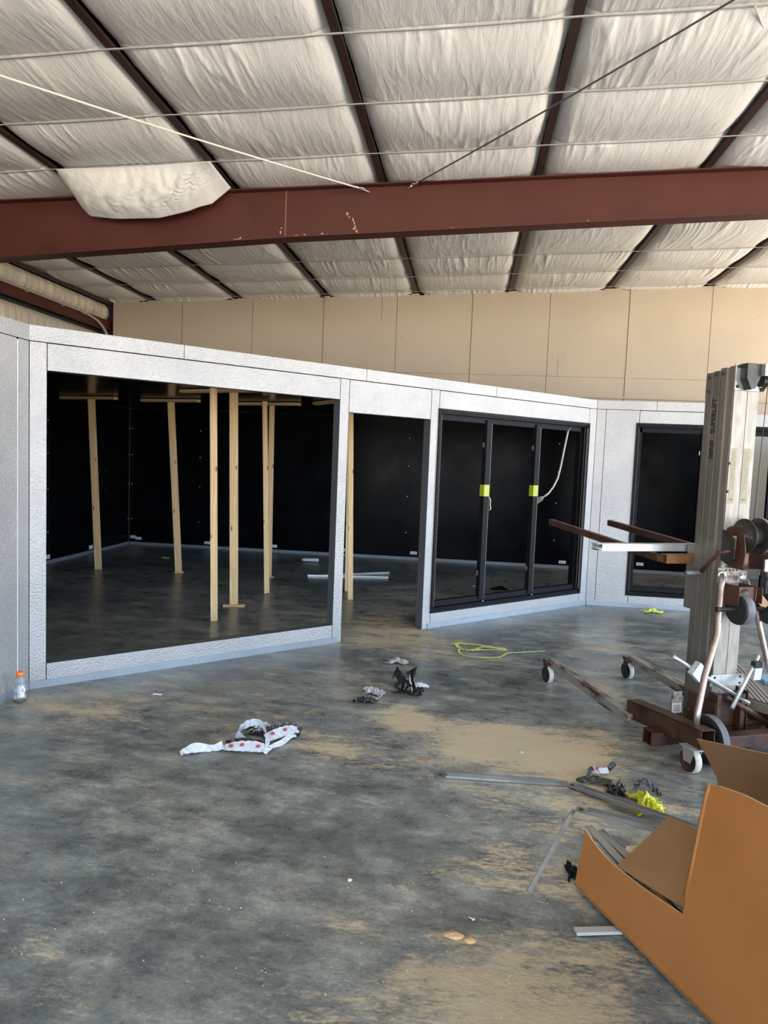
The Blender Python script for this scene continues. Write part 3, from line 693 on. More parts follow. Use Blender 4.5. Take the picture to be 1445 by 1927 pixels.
o = MB().bar((-.62, -.14, .012), (.47, .10, .012), .022, .022).build('metal_rod', M_SILV); o.location = (-1.50, 9.57, 0.001); tag(o, 'long thin silver rod on the cooler floor, the nearer of two', 'rod', 'rods on the cooler floor')
scrap('black_scrap', [(.36, 9.30), (.50, 9.56), (.54, 9.55), (.60, 9.27), (.40, 9.22)], .002, M_FRAME, 'dark flat offcut on the floor behind the middle frame bay', 'offcut')
o = MB().tube([(-.12, -.10, .012), (-.02, .02, .016), (.10, .10, .010)], .006, 6).build('metal_clip', M_SILV); o.location = (.25, 9.45, 0); tag(o, 'thin bright metal clip on the floor behind the middle frame bay', 'clip')
o = MB().box(-.05, .05, -.012, .012, 0, .012).build('wood_chip', M_PINE); o.location = (-4.55, 10.3, .0005); tag(o, 'small wood stick on the cooler floor between the two left props', 'wood chip')

# ------------------------------------------------------------------ crumpled film, tape and other litter
def crumple(name, mt, loc, size, seed, lab, cat, res=14, flat=.45, parent=None, sub=1, fr=3.):
    """a wadded sheet: folded grid with sharp creases"""
    r = np.random.RandomState(seed); u = np.linspace(-1, 1, res); U, Vv = np.meshgrid(u, u, indexing='ij')
    X = U*size[0]/2*(.8+.4*r.rand(res, res)); Y = Vv*size[1]/2*(.8+.4*r.rand(res, res))
    Z = np.abs(fbm(U*fr+seed, Vv*fr+seed*2, 3)-.44)*3.2*size[2]
    Z = Z*(1-.75*np.clip(np.hypot(U, Vv)-.3, 0, 1))+.006
    a = r.rand()*3; X2 = X+.35*size[0]*np.sin(Vv*3+a)*.3; Y2 = Y+.35*size[1]*np.sin(U*4+a)*.3
    mb = MB().grid(np.stack([X2, Y2, Z], -1), 0, False); o = mb.build(name, mt, parent, solid=.0012)
    o.location = loc
    if lab: tag(o, lab, cat)
    return o
def ribbon(pts, w, mt, parent, name, tw=None, seed=0, wav=.004):
    """strip of film following pts; tw = list of tilt angles"""
    pts = [V(p) for p in pts]; n = len(pts); m = 10; P = []; r = random.Random(seed)
    tot = (n-1)*m
    for i in range(tot+1):
        k = min(i//m, n-2); t = i/m-k
        p0 = pts[max(k-1, 0)]; p1 = pts[k]; p2 = pts[k+1]; p3 = pts[min(k+2, n-1)]
        p = .5*((2*p1)+(p2-p0)*t+(2*p0-5*p1+4*p2-p3)*t*t+(3*p1-p0-3*p2+p3)*t*t*t)
        d = (p2-p0).normalized()*(1-t)+(p3-p1).normalized()*t; d.normalize()
        a = (tw[k]*(1-t)+tw[k+1]*t) if tw else 0
        side = V((0, 0, 1)).cross(d).normalized(); up = d.cross(side); s = side*math.cos(a)+up*math.sin(a); nn = d.cross(s)
        ww = w[k]*(1-t)+w[k+1]*t if isinstance(w, (list, tuple)) else w
        row = []
        for q in (-1, -.5, 0, .5, 1):
            c = p+s*(q*ww/2)+nn*(wav*math.sin(i*1.3+q*3+seed)*r.uniform(.3, 1)); c.z = max(c.z, .002); row.append(c)
        P.append(row)
    return MB().grid(P, 0, False).build(name, mt, parent, solid=.0008)
M_BLKFILM = noisy('black_shiny_film', (.003, .003, .0035), (.007, .007, .008), 30, .28, bump=.4, bscale=30, bdist=.01)
M_WHTFILM = noisy('white_printed_film', (.44, .47, .52), (.54, .57, .62), 20, .35, bump=.4, bscale=24, bdist=.008)
M_TRANS = noisy('crumpled_clear_film', (.22, .22, .22), (.40, .40, .41), 40, .25, bump=.6, bscale=50, bdist=.01)
M_REDINK = mat('red_ink', (.50, .02, .03), .5)
root = empty('film_wrapper', (-1.20, 3.86, 0), 'long white film wrapper with red marks and black lining, crumpled on the floor', 'wrapper')
ribbon([(-.285, -.27, .012), (-.22, -.225, .03), (-.13, -.19, .022), (-.08, -.165, .035)], [.03, .055, .035, .05], M_WHTFILM, root, 'film_strip', [.3, .9, 1.6, .6], 1)
ribbon([(-.075, -.165, .02), (.0, -.155, .03), (.09, -.145, .032), (.16, -.13, .02)], [.035, .065, .07, .045], M_WHTFILM, root, 'film_strip', [.5, .55, .6, .6], 2, .003)
ribbon([(-.075, -.14, .03), (.0, -.12, .045), (.09, -.11, .04), (.155, -.10, .03)], .035, M_BLKFILM, root, 'film_lining', [1.2, 1.4, 1.3, 1.2], 7)
ribbon([(.165, -.12, .02), (.13, -.04, .07), (.07, .03, .10), (.0, .04, .085), (-.05, -.01, .05), (-.01, -.04, .02)], [.04, .05, .035, .045, .06, .04], M_WHTFILM, root, 'film_strip', [.6, 1.3, 1.5, 1.4, 1.0, .5], 3)
ribbon([(.12, -.02, .03), (.17, .02, .045), (.23, .07, .055), (.275, .12, .045)], [.05, .065, .065, .05], M_WHTFILM, root, 'film_strip', [.65, .6, .55, .5], 4, .003)
ribbon([(.09, .04, .03), (.16, .09, .05), (.24, .12, .05), (.29, .13, .02)], .06, M_BLKFILM, root, 'film_lining', [.9, 1.2, 1.2, .9], 8)
ribbon([(.155, -.165, .01), (.18, -.10, .02), (.22, -.03, .02), (.25, .05, .03), (.275, .08, .02)], [.03, .022, .035, .03, .02], M_WHTFILM, root, 'film_strip', [.6, .8, 1.3, .8, .4], 5)
c = crumple('crumpled_end', M_WHTFILM, (.06, .15, .005), (.20, .14, .07), 11, None, None, parent=root); c = crumple('crumpled_lining', M_BLKFILM, (.08, .11, .003), (.22, .12, .06), 12, None, None, parent=root)
def redmark(x, y, z, tilt=.55, s=.011):
    mb = MB(); up = V((0, -math.sin(tilt)*-.0+math.cos(tilt), math.sin(tilt)))
    ux = V((1, .12, 0)).normalized(); uy = V((-.1, math.cos(tilt), math.sin(tilt))).normalized(); nn = ux.cross(uy)
    poly = [(-1, -.6), (1, -.6), (1.3, .3), (.6, 0), (.45, .9), (0, .25), (-.45, .9), (-.6, 0), (-1.3, .3)]
    mb.prism([V((x, y, z))+ux*a*s+uy*b*s for a, b in poly], nn*.001)
    mb.prism([V((x, y, z))+ux*a*s+uy*b*s for a, b in ((-1, -1.2), (1, -1.2), (1, -.85), (-1, -.85))], nn*.001, 1)
    return mb.build('red_print', [M_REDINK, M_DARK], root)
for q in ((-.035, -.165, .036), (.025, -.155, .043), (.115, -.148, .040), (.155, .008, .055), (.215, .052, .066)): redmark(*q)
crumple('clear_film_scrap', M_TRANS, (-.50, 5.63, .001), (.16, .12, .035), 21, 'small crumpled clear film scrap, farthest back in front of the doorway', 'film scrap')
root = empty('clear_film_wad', (-.585, 4.76, 0), 'twisted clear and black film scrap left of the black film wad', 'film scrap')
crumple('film_fold', M_TRANS, (.0, .10, .001), (.13, .12, .05), 22, None, None, parent=root); crumple('film_fold', M_BLKFILM, (-.03, -.10, .001), (.13, .10, .045), 23, None, None, parent=root)
ribbon([(.06, .05, .03), (.07, -.02, .03), (.03, -.09, .015)], .03, M_WHTFILM, root, 'film_edge', [1, .7, .5], 3)
root = empty('black_film_wad', (-.37, 5.0, 0), 'torn shiny black film wad with an upright tuft, beside the tan dust', 'film scrap')
crumple('film_fold', M_BLKFILM, (.02, -.04, .001), (.18, .22, .09), 24, None, None, parent=root)
ribbon([(-.10, .16, .03), (-.09, .10, .10), (-.04, .02, .06), (.03, -.08, .03)], [.06, .06, .07, .05], M_BLKFILM, root, 'film_fold', [.8, 1.2, 1.3, .8], 5)
ribbon([(.03, .12, .05), (.03, .08, .12), (.04, .0, .08), (.06, -.10, .02)], [.05, .10, .05, .04], M_BLKFILM, root, 'film_fold', [.8, .5, 1.4, .8], 6)
ribbon([(.04, .0, .02), (.10, .02, .03), (.165, .03, .02)], [.05, .045, .015], M_WHTFILM, root, 'film_edge', [.6, .6, .6], 9)
ribbon([(.02, .04, .09), (.03, -.03, .07), (.05, -.10, .015)], .014, M_WHTFILM, root, 'film_edge', [1.2, .9, .5], 10)
root = empty('patterned_wrapper', (.79, 3.81, 0), 'small dark and white wrapper scrap with pink print, lying beyond the metal strip', 'wrapper')
ribbon([(-.085, -.10, .01), (-.07, -.04, .03), (-.045, .0, .04)], [.02, .035, .02], M_BLKFILM, root, 'film_fold', [.8, 1.2, .9], 1)
ribbon([(-.05, .0, .03), (-.01, -.01, .03), (.04, .005, .03)], [.035, .03, .03], M_WHTFILM, root, 'film_fold', [.8, .9, .8], 2)
ribbon([(.03, .0, .02), (.065, .05, .04), (.095, .10, .03)], [.02, .035, .02], M_BLKFILM, root, 'film_fold', [.8, 1.2, .9], 3)
MB().prism([(-.035, -.02, .036), (-.02, -.025, .036), (-.012, -.0, .046), (-.03, .0, .046)], (0, 0, .0015)).build('pink_print', mat('pink_ink', (.35, .08, .14), .5), root)
crumple('black_tape_wad', M_BLKFILM, (.825, 3.60, .001), (.09, .10, .08), 31, 'small black tape wad left of the yellow netting, behind the metal strip', 'tape')
o = ribbon([(-.16, .02, .02), (-.07, .02, .03), (.02, .0, .025)], [.02, .05, .04], M_BLKFILM, None, 'black_film_strip', [.7, .9, .8], 6); o.location = (.80, 3.66, 0); tag(o, 'flat black film strip beside the bend of the metal strip', 'film strip')
crumple('yellow_netting', noisy('yellow_film', (.36, .38, .01), (.50, .52, .02), 18, .4, bump=.5, bscale=60), (.955, 3.50, .001), (.13, .20, .075), 34, 'crumpled bright yellow film beside the cardboard box, beyond the metal strip', 'yellow film', fr=1.3)
o = ribbon([(-.05, .0, .04), (.0, .03, .06), (.05, .02, .03), (.08, -.01, .01)], [.02, .035, .035, .015], M_BLKFILM, None, 'black_white_strip', [.7, .9, .8, .5], 6); o.location = (.97, 3.62, 0); tag(o, 'black and silver film strip curling behind the yellow film', 'film strip')
crumple('yellow_tape_scrap', noisy('yellow_tape_scrap', (.45, .50, .02), (.6, .66, .12), 18, .35, bump=.4), (2.20, 8.40, .001), (.20, .12, .05), 35, 'yellow-green tape scrap on the floor in front of the far silver wall', 'tape')
# yellow rope
root = empty('yellow_rope', (.25, 6.15, 0), 'tangled yellow plastic strapping lying on the concrete', 'strapping')
M_YROPE = noisy('yellow_strapping', (.42, .46, .10), (.56, .60, .22), 40, .4)
def fl(pts, z=.008): return [(x, y, z+(.010 if i % 2 else 0)) for i, (x, y) in enumerate(pts)]
ribbon(fl([(.42-.25, 6.27-6.15), (.2-.25, 6.30-6.15), (.05-.25, 6.36-6.15), (-.03-.25, 6.30-6.15), (.0-.25, 6.20-6.15)]), [.03, .03, .05, .05, .03], M_YROPE, root, 'strap_loop', None, 2, .003)
ribbon(fl([(.42-.25, 6.24-6.15), (.22-.25, 6.25-6.15), (.10-.25, 6.16-6.15), (.0-.25, 6.12-6.15), (.03-.25, 5.98-6.15), (.17-.25, 5.91-6.15), (.33-.25, 5.98-6.15), (.42-.25, 6.10-6.15), (.55-.25, 6.20-6.15), (.75-.25, 6.26-6.15)]), [.02, .025, .03, .022, .02, .02, .02, .026, .018, .012], M_YROPE, root, 'strap_loop', None, 4, .002)
ribbon(fl([(.20-.25, 6.21-6.15), (.12-.25, 6.13-6.15), (.06-.25, 6.14-6.15)]), .06, M_YROPE, root, 'strap_loop', None, 5, .004)
ribbon(fl([(.40-.25, 6.22-6.15), (.30-.25, 6.19-6.15), (.20-.25, 6.20-6.15)]), .02, M_YROPE, root, 'strap_loop', None, 6, .002)
# tiny things
root = empty('screw', (.096, 2.469, 0), 'small silver screw lying on the concrete', 'screw')
mb = MB(); mb.lathe((0, 0, .006), (-.6, .45, .0), [(.0025, 0), (.0025, .02), (.0006, .024)], 8); mb.build('shank', M_CHROME, root); MB().lathe((0, 0, .006), (.6, -.45, .0), [(.006, 0), (.008, .001), (.006, .006), (.001, .007)], 10).build('screw_head', M_CHROME, root)
def lump(name, loc, s, mt, lab, cat, seed=1):
    r = random.Random(seed); mb = MB(); n = 9; prof = []
    rings = []
    for i, (rr, h) in enumerate(((1, 0), (1.05, .3), (.8, .75), (.35, 1.0))):
        rings.append(mb.addv([(s[0]*rr*math.cos(2*PI*k/n)*r.uniform(.75, 1.15), s[1]*rr*math.sin(2*PI*k/n)*r.uniform(.75, 1.15), s[2]*h*r.uniform(.8, 1.1)) for k in range(n)]))
    for i in range(3):
        for k in range(n): mb.face((rings[i]+k, rings[i]+(k+1) % n, rings[i+1]+(k+1) % n, rings[i+1]+k))
    mb.face([rings[3]+k for k in range(n)]); o = mb.build(name, mt); o.location = loc; return tag(o, lab, cat)
M_MUD = noisy('clay', (.40, .24, .12), (.52, .36, .20), 20, .9)
lump('wood_chip', (-.384, 2.63, 0), (.010, .008, .008), mat('pale_chip', (.6, .5, .3), .8), 'tiny pale chip on the open concrete, middle foreground', 'chip', 3)
lump('clay_clod', (.03, 2.375, 0), (.035, .020, .012), M_MUD, 'largest dry clay clod near the small screw', 'clay clod', 4)
lump('clay_clod', (.085, 2.36, 0), (.022, .016, .010), M_MUD, 'smaller pale clay clod touching the largest one', 'clay clod', 5)
lump('metal_crumb', (.383, 4.028, 0), (.014, .010, .012), M_SILV, 'tiny silver foil crumb on the tan dust patch', 'foil crumb', 6)
o = MB().box(-.03, .03, -.006, .006, 0, .004).build('white_chip', M_WHITE); o.location = (-2.02, 4.48, .0003); tag(o, 'tiny white plastic chip on the floor near the diagonal wall', 'chip')
r = random.Random(12)
g = MB()
for k in range(170):
    x = r.uniform(-1.6, 1.0); y = 1.95+abs(r.gauss(0, .45)); s = r.uniform(.0015, .0042)
    if x < .1 and r.random() < .35: continue
    n = g.addv([(x+s*math.cos(a), y+s*math.sin(a), .0) for a in (0, 2.1, 4.2)]+[(x, y, s*1.3)])
    g.face((n, n+1, n+3)); g.face((n+1, n+2, n+3)); g.face((n+2, n, n+3))
o = g.build('clay_crumbs', M_MUD); tag(o, 'scattered tan clay crumbs across the foreground concrete', 'clay crumbs', kind='stuff')

# drink bottle
def bottle():
    root = empty('drink_bottle', (-2.80, 4.15, .001), 'clear sports drink bottle with orange cap against the left silver wall', 'bottle')
    m = mat('clear_plastic', (.85, .9, .92), .08); b = m.node_tree.nodes['Principled BSDF']; b.inputs['Transmission Weight'].default_value = .92; b.inputs['IOR'].default_value = 1.35
    pr = [(.001, 0), (.030, .0), (.036, .006), (.0365, .05), (.034, .06), (.0365, .07), (.0365, .115), (.033, .122), (.036, .132), (.033, .150), (.024, .166), (.0195, .172), (.0195, .182)]
    MB().lathe((0, 0, 0), (0, 0, 1), pr, 28).build('bottle_body', m, root)
    MB().lathe((0, 0, .0), (0, 0, 1), [(.001, .0015), (.029, .0015), (.0345, .007), (.0348, .018), (.001, .018)], 24).build('red_drink', mat('red_drink', (.10, .006, .015), .2), root)
    cap = MB(); n = 32; 
    cap.lathe((0, 0, .172), (0, 0, 1), [(.0215, 0), (.0225, .003), (.0222, .022), (.020, .025), (.001, .025)], 28)
    cap.build('bottle_cap', mat('orange_cap', (.85, .16, .02), .35), root)
    # wrap label with a round badge
    def arc(a0, a1, z0, z1, r, m_, name, par):
        P = [[(r*math.cos(a), r*math.sin(a), z) for z in np.linspace(z0, z1, 6)] for a in np.linspace(a0, a1, 16)]
        return MB().grid(P).build(name, m_, par)
    lab = arc(-1.35, -.2, .035, .118, .0372, mat('label_film', (.42, .45, .48), .3), 'wrap_label', root)
    bd = MB(); ca = -.62; c = V((.0377*math.cos(ca), .0377*math.sin(ca), .085)); nx = V((math.cos(ca), math.sin(ca), 0)); tx = V((-math.sin(ca), math.cos(ca), 0)); up = V((0, 0, 1))
    bd.prism([c+tx*math.cos(t)*.017+up*math.sin(t)*.022 for t in np.linspace(0, 2*PI, 25)[:-1]], nx*.001); bd.build('badge', M_WHITE, lab)
    g = MB(); cc = c+nx*.0012
    ring = [cc+tx*math.cos(t)*.008+up*math.sin(t)*.011 for t in np.linspace(.7, 2*PI-.3, 16)]
    g.tube(ring, .0022, 6); g.tube([cc+tx*.008-up*.003, cc+up*-.001], .0018, 6); g.build('letter_g', mat('badge_grey', (.25, .25, .27), .5), lab)
    z = MB(); z.prism([cc+nx*.002+tx*a+up*b for a, b in ((.004, .009), (-.003, 0), (.0, 0), (-.003, -.009), (.005, .002), (.001, .002))], nx*.0008); z.build('bolt_mark', mat('badge_orange', (.75, .10, .03), .5), lab)
    t = MB(); t.prism([c+tx*a+up*b for a, b in ((-.012, -.042), (.012, -.042), (.012, -.026), (-.012, -.026))], nx*.001); t.build('label_text_block', M_WHITE, lab)
bottle()

# ------------------------------------------------------------------ bent galvanised strips
M_STRIP = noisy('galvanised_strip', (.26, .27, .27), (.36, .37, .37), 5, .34, .8)
def strip(name, pts, w, lab, grp='bent galvanised steel strips', flipz=0.):
    c = V((pts[0][0], pts[0][1], 0)); root = empty(name, c, lab, 'metal strip', grp)
    P = [V(p)-c for p in pts]
    for k in range(len(P)-1):
        a, b = P[k], P[k+1]; d = (b-a).normalized(); s = V((0, 0, 1)).cross(d).normalized(); u = d.cross(s)
        # C-channel section: flat web with two small upturned lips
        mb = MB(); e = .03 if k else 0
        a2 = a; 
        mb.bar(a2+u*.001, b+u*.001, w, .002, u); mb.bar(a2+d*.05+s*(w*.34)+u*.006, b-d*.05+s*(w*.34)+u*.006, .003, .011, u); mb.bar(a2+d*.05-s*(w*.34)+u*.006, b-d*.05-s*(w*.34)+u*.006, .003, .011, u)
        mb.build('channel', M_STRIP, root)
        h = MB(); h.lathe(a+d*.022+u*.0025, u, [(.010, 0), (.010, .001)], 12)
        if k == 0: h.lathe(a+d*.055+u*.0025, u, [(.007, 0), (.007, .001)], 12)
        h.build('punched_hole', M_DARK, root)
    return root
strip('bent_metal_strip', [(-.09, 3.63, .002), (.60, 3.66, .004), (1.16, 3.15, .06)], .062, 'long bent galvanised strip on the floor reaching into the cardboard box')
# second: stands on the floor at its lower end, bends over into the box
strip('bent_metal_strip', [(.51, 2.90, .245), (.88, 2.72, .275)], .055, 'galvanised strip with a raised corner leaning into the cardboard box')
o = MB().bar((0, 0, .004), (.19, .225, .24), .018, .004, (0, 1, 0)).build('metal_strut', M_STRIP); o.location = (.313, 2.677, 0); tag(o, 'thin leaning steel strut running from the floor up to the raised strip corner', 'metal strip')

# ------------------------------------------------------------------ cardboard box
def cardboard(name, c1, c2):
    return noisy(name, c1, c2, 3, .52, 0, bump=.08, bscale=14, bdist=.02, detail=5, lo=.3, hi=.7, spec=.35)
M_CARD = cardboard('cardboard_outside', (.265, .100, .025), (.305, .122, .034)); M_CARDIN = cardboard('cardboard_inside', (.175, .095, .042), (.21, .117, .054)); M_CARDED = mat('cardboard_edge', (.42, .26, .13), .8)
BE = V((.420, -.908, 0)); BN = V((.908, .420, 0)); B0 = V((.491, 2.730, .0))
def box_():
    root = empty('cardboard_box', B0, 'large open brown cardboard box cut down at one corner, lower right', 'box')
    P = lambda u, o, z: BE*u+BN*o+V((0, 0, z))
    lean = lambda z: .12*z
    def wall(name, poly, off, m, th=.006, lf=lean, bulge=0):
        # fine-grained wall so that it can bow: ear-clipped n-gon is enough here
        mb = MB(); a = [P(u, off+lf(z), z) for u, z in poly]; b = [p+BN*th for p in a]; k = len(a); n = mb.addv(a+b)
        mb.face([n+i for i in range(k)], 0); mb.face([n+k+i for i in range(k)][::-1], 1)
        for i in range(k): mb.face((n+i, n+(i+1) % k, n+k+(i+1) % k, n+k+i), 2)
        return mb.build(name, [m, M_CARDIN, M_CARDED], root)
    cut = [(.007, .248), (.06, .228), (.137, .214), (.23, .213), (.334, .220), (.44, .233), (.543, .247)]
    up = [(.545, .30), (.550, .427), (.554, .568), (.557, .64), (.562, .678)]
    topz = [(.60, .692), (.692, .708), (.80, .714), (1.25, .74)]
    wall('near_side', [(0, .020), (1.25, .045)]+topz[::-1]+up[::-1]+cut[::-1], 0, M_CARD)
    wall('far_side', [(.04, .02), (1.25, .045), (1.25, .70), (.50, .665), (-.06, .533), (.004, .48), (.06, .42), (.09, .36), (.10, .25)], .60, M_CARDIN, lf=lambda z: -.0)
    mb = MB(); mb.hexa([P(0, .0, .020), P(1.25, .0, .04), P(1.25, .60, .04), P(.04, .60, .020), P(0, 0, .026), P(1.25, 0, .046), P(1.25, .6, .046), P(.04, .6, .026)]); mb.build('bottom', M_CARDIN, root)
    mb = MB(); mb.hexa([P(1.25, .0, .04), P(1.256, .0, .04), P(1.256, .60, .04), P(1.25, .60, .04), P(1.25, .09, .74), P(1.256, .09, .74), P(1.256, .6, .70), P(1.25, .6, .70)]); mb.build('end_wall', M_CARD, root)
    mb = MB(); a = [P(.205, .035, .208), P(.15, .30, .335), P(.80, .36, .40), P(.80, .10, .26)]; mb.prism(a, (0, 0, .006)); tag(mb.build('inner_flap', M_CARDIN, root, bevel=.002), 'lighter brown flap folded inside the box')
    # corner fold highlight on the tall cut edge
    mb = MB(); pts = up+topz[:1]
    mb.tube([P(u-.004, lean(z)+.003, z) for u, z in up], .008, 6); mb.build('folded_edge', M_CARD, root)
    return root
box_()
# bundle of thin strips lying inside the box, ends poking out past its cut corner
Pb = lambda u, o, z: B0+BE*u+BN*o+V((0, 0, z))
for k, (a, b, lab) in enumerate((((-.03, .07, .235), (.60, .10, .12), 'thin steel strip inside the box, tight against its near side'),
                                 ((-.02, .12, .215), (.62, .20, .10), 'thin steel strip inside the box, middle of the bundle'),
                                 ((.02, .17, .20), (.62, .30, .12), 'thin steel strip inside the box, farthest from the near side'))):
    a = Pb(*a); b = Pb(*b); o = MB().bar((0, 0, 0), b-a, .034, .010).build('steel_strip', M_STRIP, bevel=.002); o.location = a; tag(o, lab, 'metal strip', 'thin steel strips inside the box')
a = Pb(.16, .17, .215); o = MB().box(-.05, .05, -.03, .03, -.004, .016).build('foam_piece', mat('cream_foam', (.42, .36, .22), .9), bevel=.006); o.location = a; o.rotation_euler = (.1, .1, .5); tag(o, 'small cream foam piece on the strips in the box', 'foam')
crumple('packing_offcut', M_FRAME2, (.500, 2.84, .001), (.05, .12, .03), 41, 'dark crumpled offcut tucked against the front corner of the box', 'offcut')
o = MB().bar((0, 0, .009), (.62, .135, .009), .030, .012).build('grey_strip', mat('pale_grey_strip', (.36, .37, .35), .5)); o.location = (.458, 2.462, 0); tag(o, 'flat pale grey strip sticking out from under the box', 'strip')

# ------------------------------------------------------------------ material lift
M_ALU = noisy('weathered_aluminium_shaded', (.12, .108, .090), (.19, .172, .145), 7, .5, .45, stretch=(1, 1, .15), bump=.15, bscale=60)  # weathered mast aluminium, darkened: the shadow on its side is in the colour
M_ALU_LIT = noisy('aluminium_lit', (.24, .22, .185), (.36, .33, .285), 30, .5, .25, stretch=(1, 1, .25), bump=.3, bscale=70)  # same aluminium, lighter tone painted in for the lit rear face
M_RUST = noisy('rusty_brown_steel', (.030, .011, .008), (.085, .036, .022), 5, .42, .25, bump=.2, bscale=40, rough2=.6)
M_RUSTG = noisy('grey_steel_with_rust', (.060, .026, .016), (.27, .25, .21), 5, .5, .3, bump=.25, bscale=50, lo=.38, hi=.50, stretch=(3, .8, 3))
M_DKSTEEL = noisy('dark_oily_steel', (.022, .020, .017), (.05, .045, .035), 12, .42, .4)
M_STEEL = noisy('worn_round_steel', (.30, .22, .19), (.42, .38, .34), 14, .28, .8)
M_ZINC = noisy('worn_zinc', (.36, .36, .34), (.50, .50, .48), 12, .38, .7)
M_LABEL = mat('yellowed_label', (.27, .25, .16), .6)
LR = math.radians(22)
lift = empty('material_lift', (.711, 5.388, 0), 'tall hand-cranked material lift with aluminium mast and rusty brown base', 'material lift', rz=LR)
def lp(mb, name, m, parent=lift, bevel=0.0015): return mb.build(name, m, parent, bevel=bevel)
def text(s, size, m, parent, loc, xd, yd, name='lettering', ext=.0006, align='LEFT', shear=0, ysc=1.):
    c = bpy.data.curves.new(name, 'FONT'); c.body = s; c.size = size; c.extrude = ext; c.align_x = align; c.align_y = 'CENTER'; c.shear = shear; c.offset = .0016 if size > .03 else 0
    c.materials.append(m); tmp = bpy.data.objects.new(name+'_curve', c); me = bpy.data.meshes.new_from_object(tmp); bpy.data.objects.remove(tmp); me.name = name
    o = bpy.data.objects.new(name, me); COL.objects.link(o); o.parent = parent
    x = V(xd).normalized(); y = V(yd).normalized(); z = x.cross(y)
    o.matrix_local = Matrix(((x.x, y.x*ysc, z.x, loc[0]), (x.y, y.y*ysc, z.y, loc[1]), (x.z, y.z*ysc, z.z, loc[2]), (0, 0, 0, 1))); return o
# mast sections (nested)
secs = [(.33, .545, -1.108, -1.055, .105, 2.250), (.332, .543, -1.163, -1.111, .12, 2.256), (.334, .541, -1.219, -1.166, .12, 2.268)]
for k, (r0, r1, f0, f1, z0, z1) in enumerate(secs):
    ms = lp(MB().box(r0, r1, f0, f1, z0, z1), 'mast_section', M_ALU)
    if k == 1:
        text('GENIE', .040, M_BLACKRUB, ms, (.3312, -1.137, 1.73), (0, 0, 1), (0, 1, 0), shear=.25)
        text('SUPERLIFT', .046, M_BLACKRUB, ms, (.3312, -1.137, 1.885), (0, 0, 1), (0, 1, 0))
    for zz in ((2.22, 2.14) if k == 0 else (2.235,)): MB().lathe((r0-.0005, (f0+f1)/2, zz), (-1, 0, 0), [(.009, 0), (.009, .004), (.006, .007), (.0, .007)], 12).build('bolt', M_DKSTEEL, ms)
mb = MB().box(.350, .352, -1.258, -1.2195, .15, 2.275); mb.box(.352, .356, -1.232, -1.2195, .15, 2.275); lp(mb, 'mast_channel', M_ALU)
rc = lp(MB().box(.357, .447, -1.262, -1.2195, .30, 2.262), 'mast_column', M_ALU_LIT); lp(MB().box(.451, .527, -1.262, -1.2195, .30, 2.262), 'mast_column', M_ALU_LIT)
lp(MB().box(.447, .451, -1.252, -1.222, .31, 2.25), 'mast_groove', M_DARK)
# data labels on the rear face
for (a, b, w_) in ((.368, .405, 'Cau'), (.456, .500, 'tion')):
    lb = lp(MB().box(a, b, -1.2632, -1.2624, 1.475, 1.80), 'data_label', M_LABEL, bevel=0)
    ln = MB(); rr = random.Random(int(a*1000))
    for i in range(24):
        z = 1.775-.0095*i; x0 = a+.006+rr.choice((0, 0, .006)); ln.box(x0, min(b-.005, x0+rr.uniform(.010, .030)), -1.2639, -1.26325, z, z+.0028)
    ln.build('label_lines', mat('label_print', (.16, .15, .11), .6), lb)
    text(w_, .016, M_BLACKRUB, lb, (a+.006, -1.2634, 1.50), (1, 0, 0), (0, 0, 1))
# screws on the mast side of the column
for z in (1.71, 1.545): MB().lathe((.359, -1.2625, z), (0, -1, 0), [(.008, 0), (.008, .003), (.0, .004)], 10).build('screw', M_DKSTEEL, rc)
# pulley head
hd = lp(MB().box(.345, .545, -1.275, -1.2635, 2.135, 2.285), 'pulley_head', M_ZINC)
mb = MB(); mb.prism([(.375, -1.276, 2.285), (.47, -1.276, 2.285), (.47, -1.276, 2.21), (.44, -1.276, 2.145), (.41, -1.276, 2.135), (.375, -1.276, 2.2)], (0, -.055, 0)); lp(mb, 'pulley_guard', M_DKSTEEL, hd)
mb = MB(); mb.box(.471, .545, -1.36, -1.276, 2.215, 2.285); lp(mb, 'pulley_hood', M_ZINC, hd)
mb = MB(); mb.lathe((.485, -1.315, 2.19), (1, 0, 0), [(.035, 0), (.035, .004), (.022, .008), (.022, .018), (.035, .022), (.035, .026)], 20); lp(mb, 'pulley_wheel', M_DKSTEEL, hd, 0)
mb = MB(); mb.prism([(.52, -1.276, 2.135), (.545, -1.276, 2.135), (.545, -1.35, 2.215), (.52, -1.35, 2.215)], (.0, 0, .0)+V((0, 0, .003)) if False else (0, 0, .003)); lp(mb, 'pulley_cheek', M_DKSTEEL, hd, 0)
for x, z in ((.362, 2.27), (.362, 2.155), (.532, 2.15)): MB().lathe((x, -1.2755, z), (0, -1, 0), [(.010, 0), (.010, .005), (.006, .009), (0, .009)], 10).build('bolt', M_DKSTEEL, hd)
lp(MB().tube([(.505, -1.35, 2.17), (.478, -1.35, 1.30)], .0022, 6), 'lift_cable', M_DARK, bevel=0)
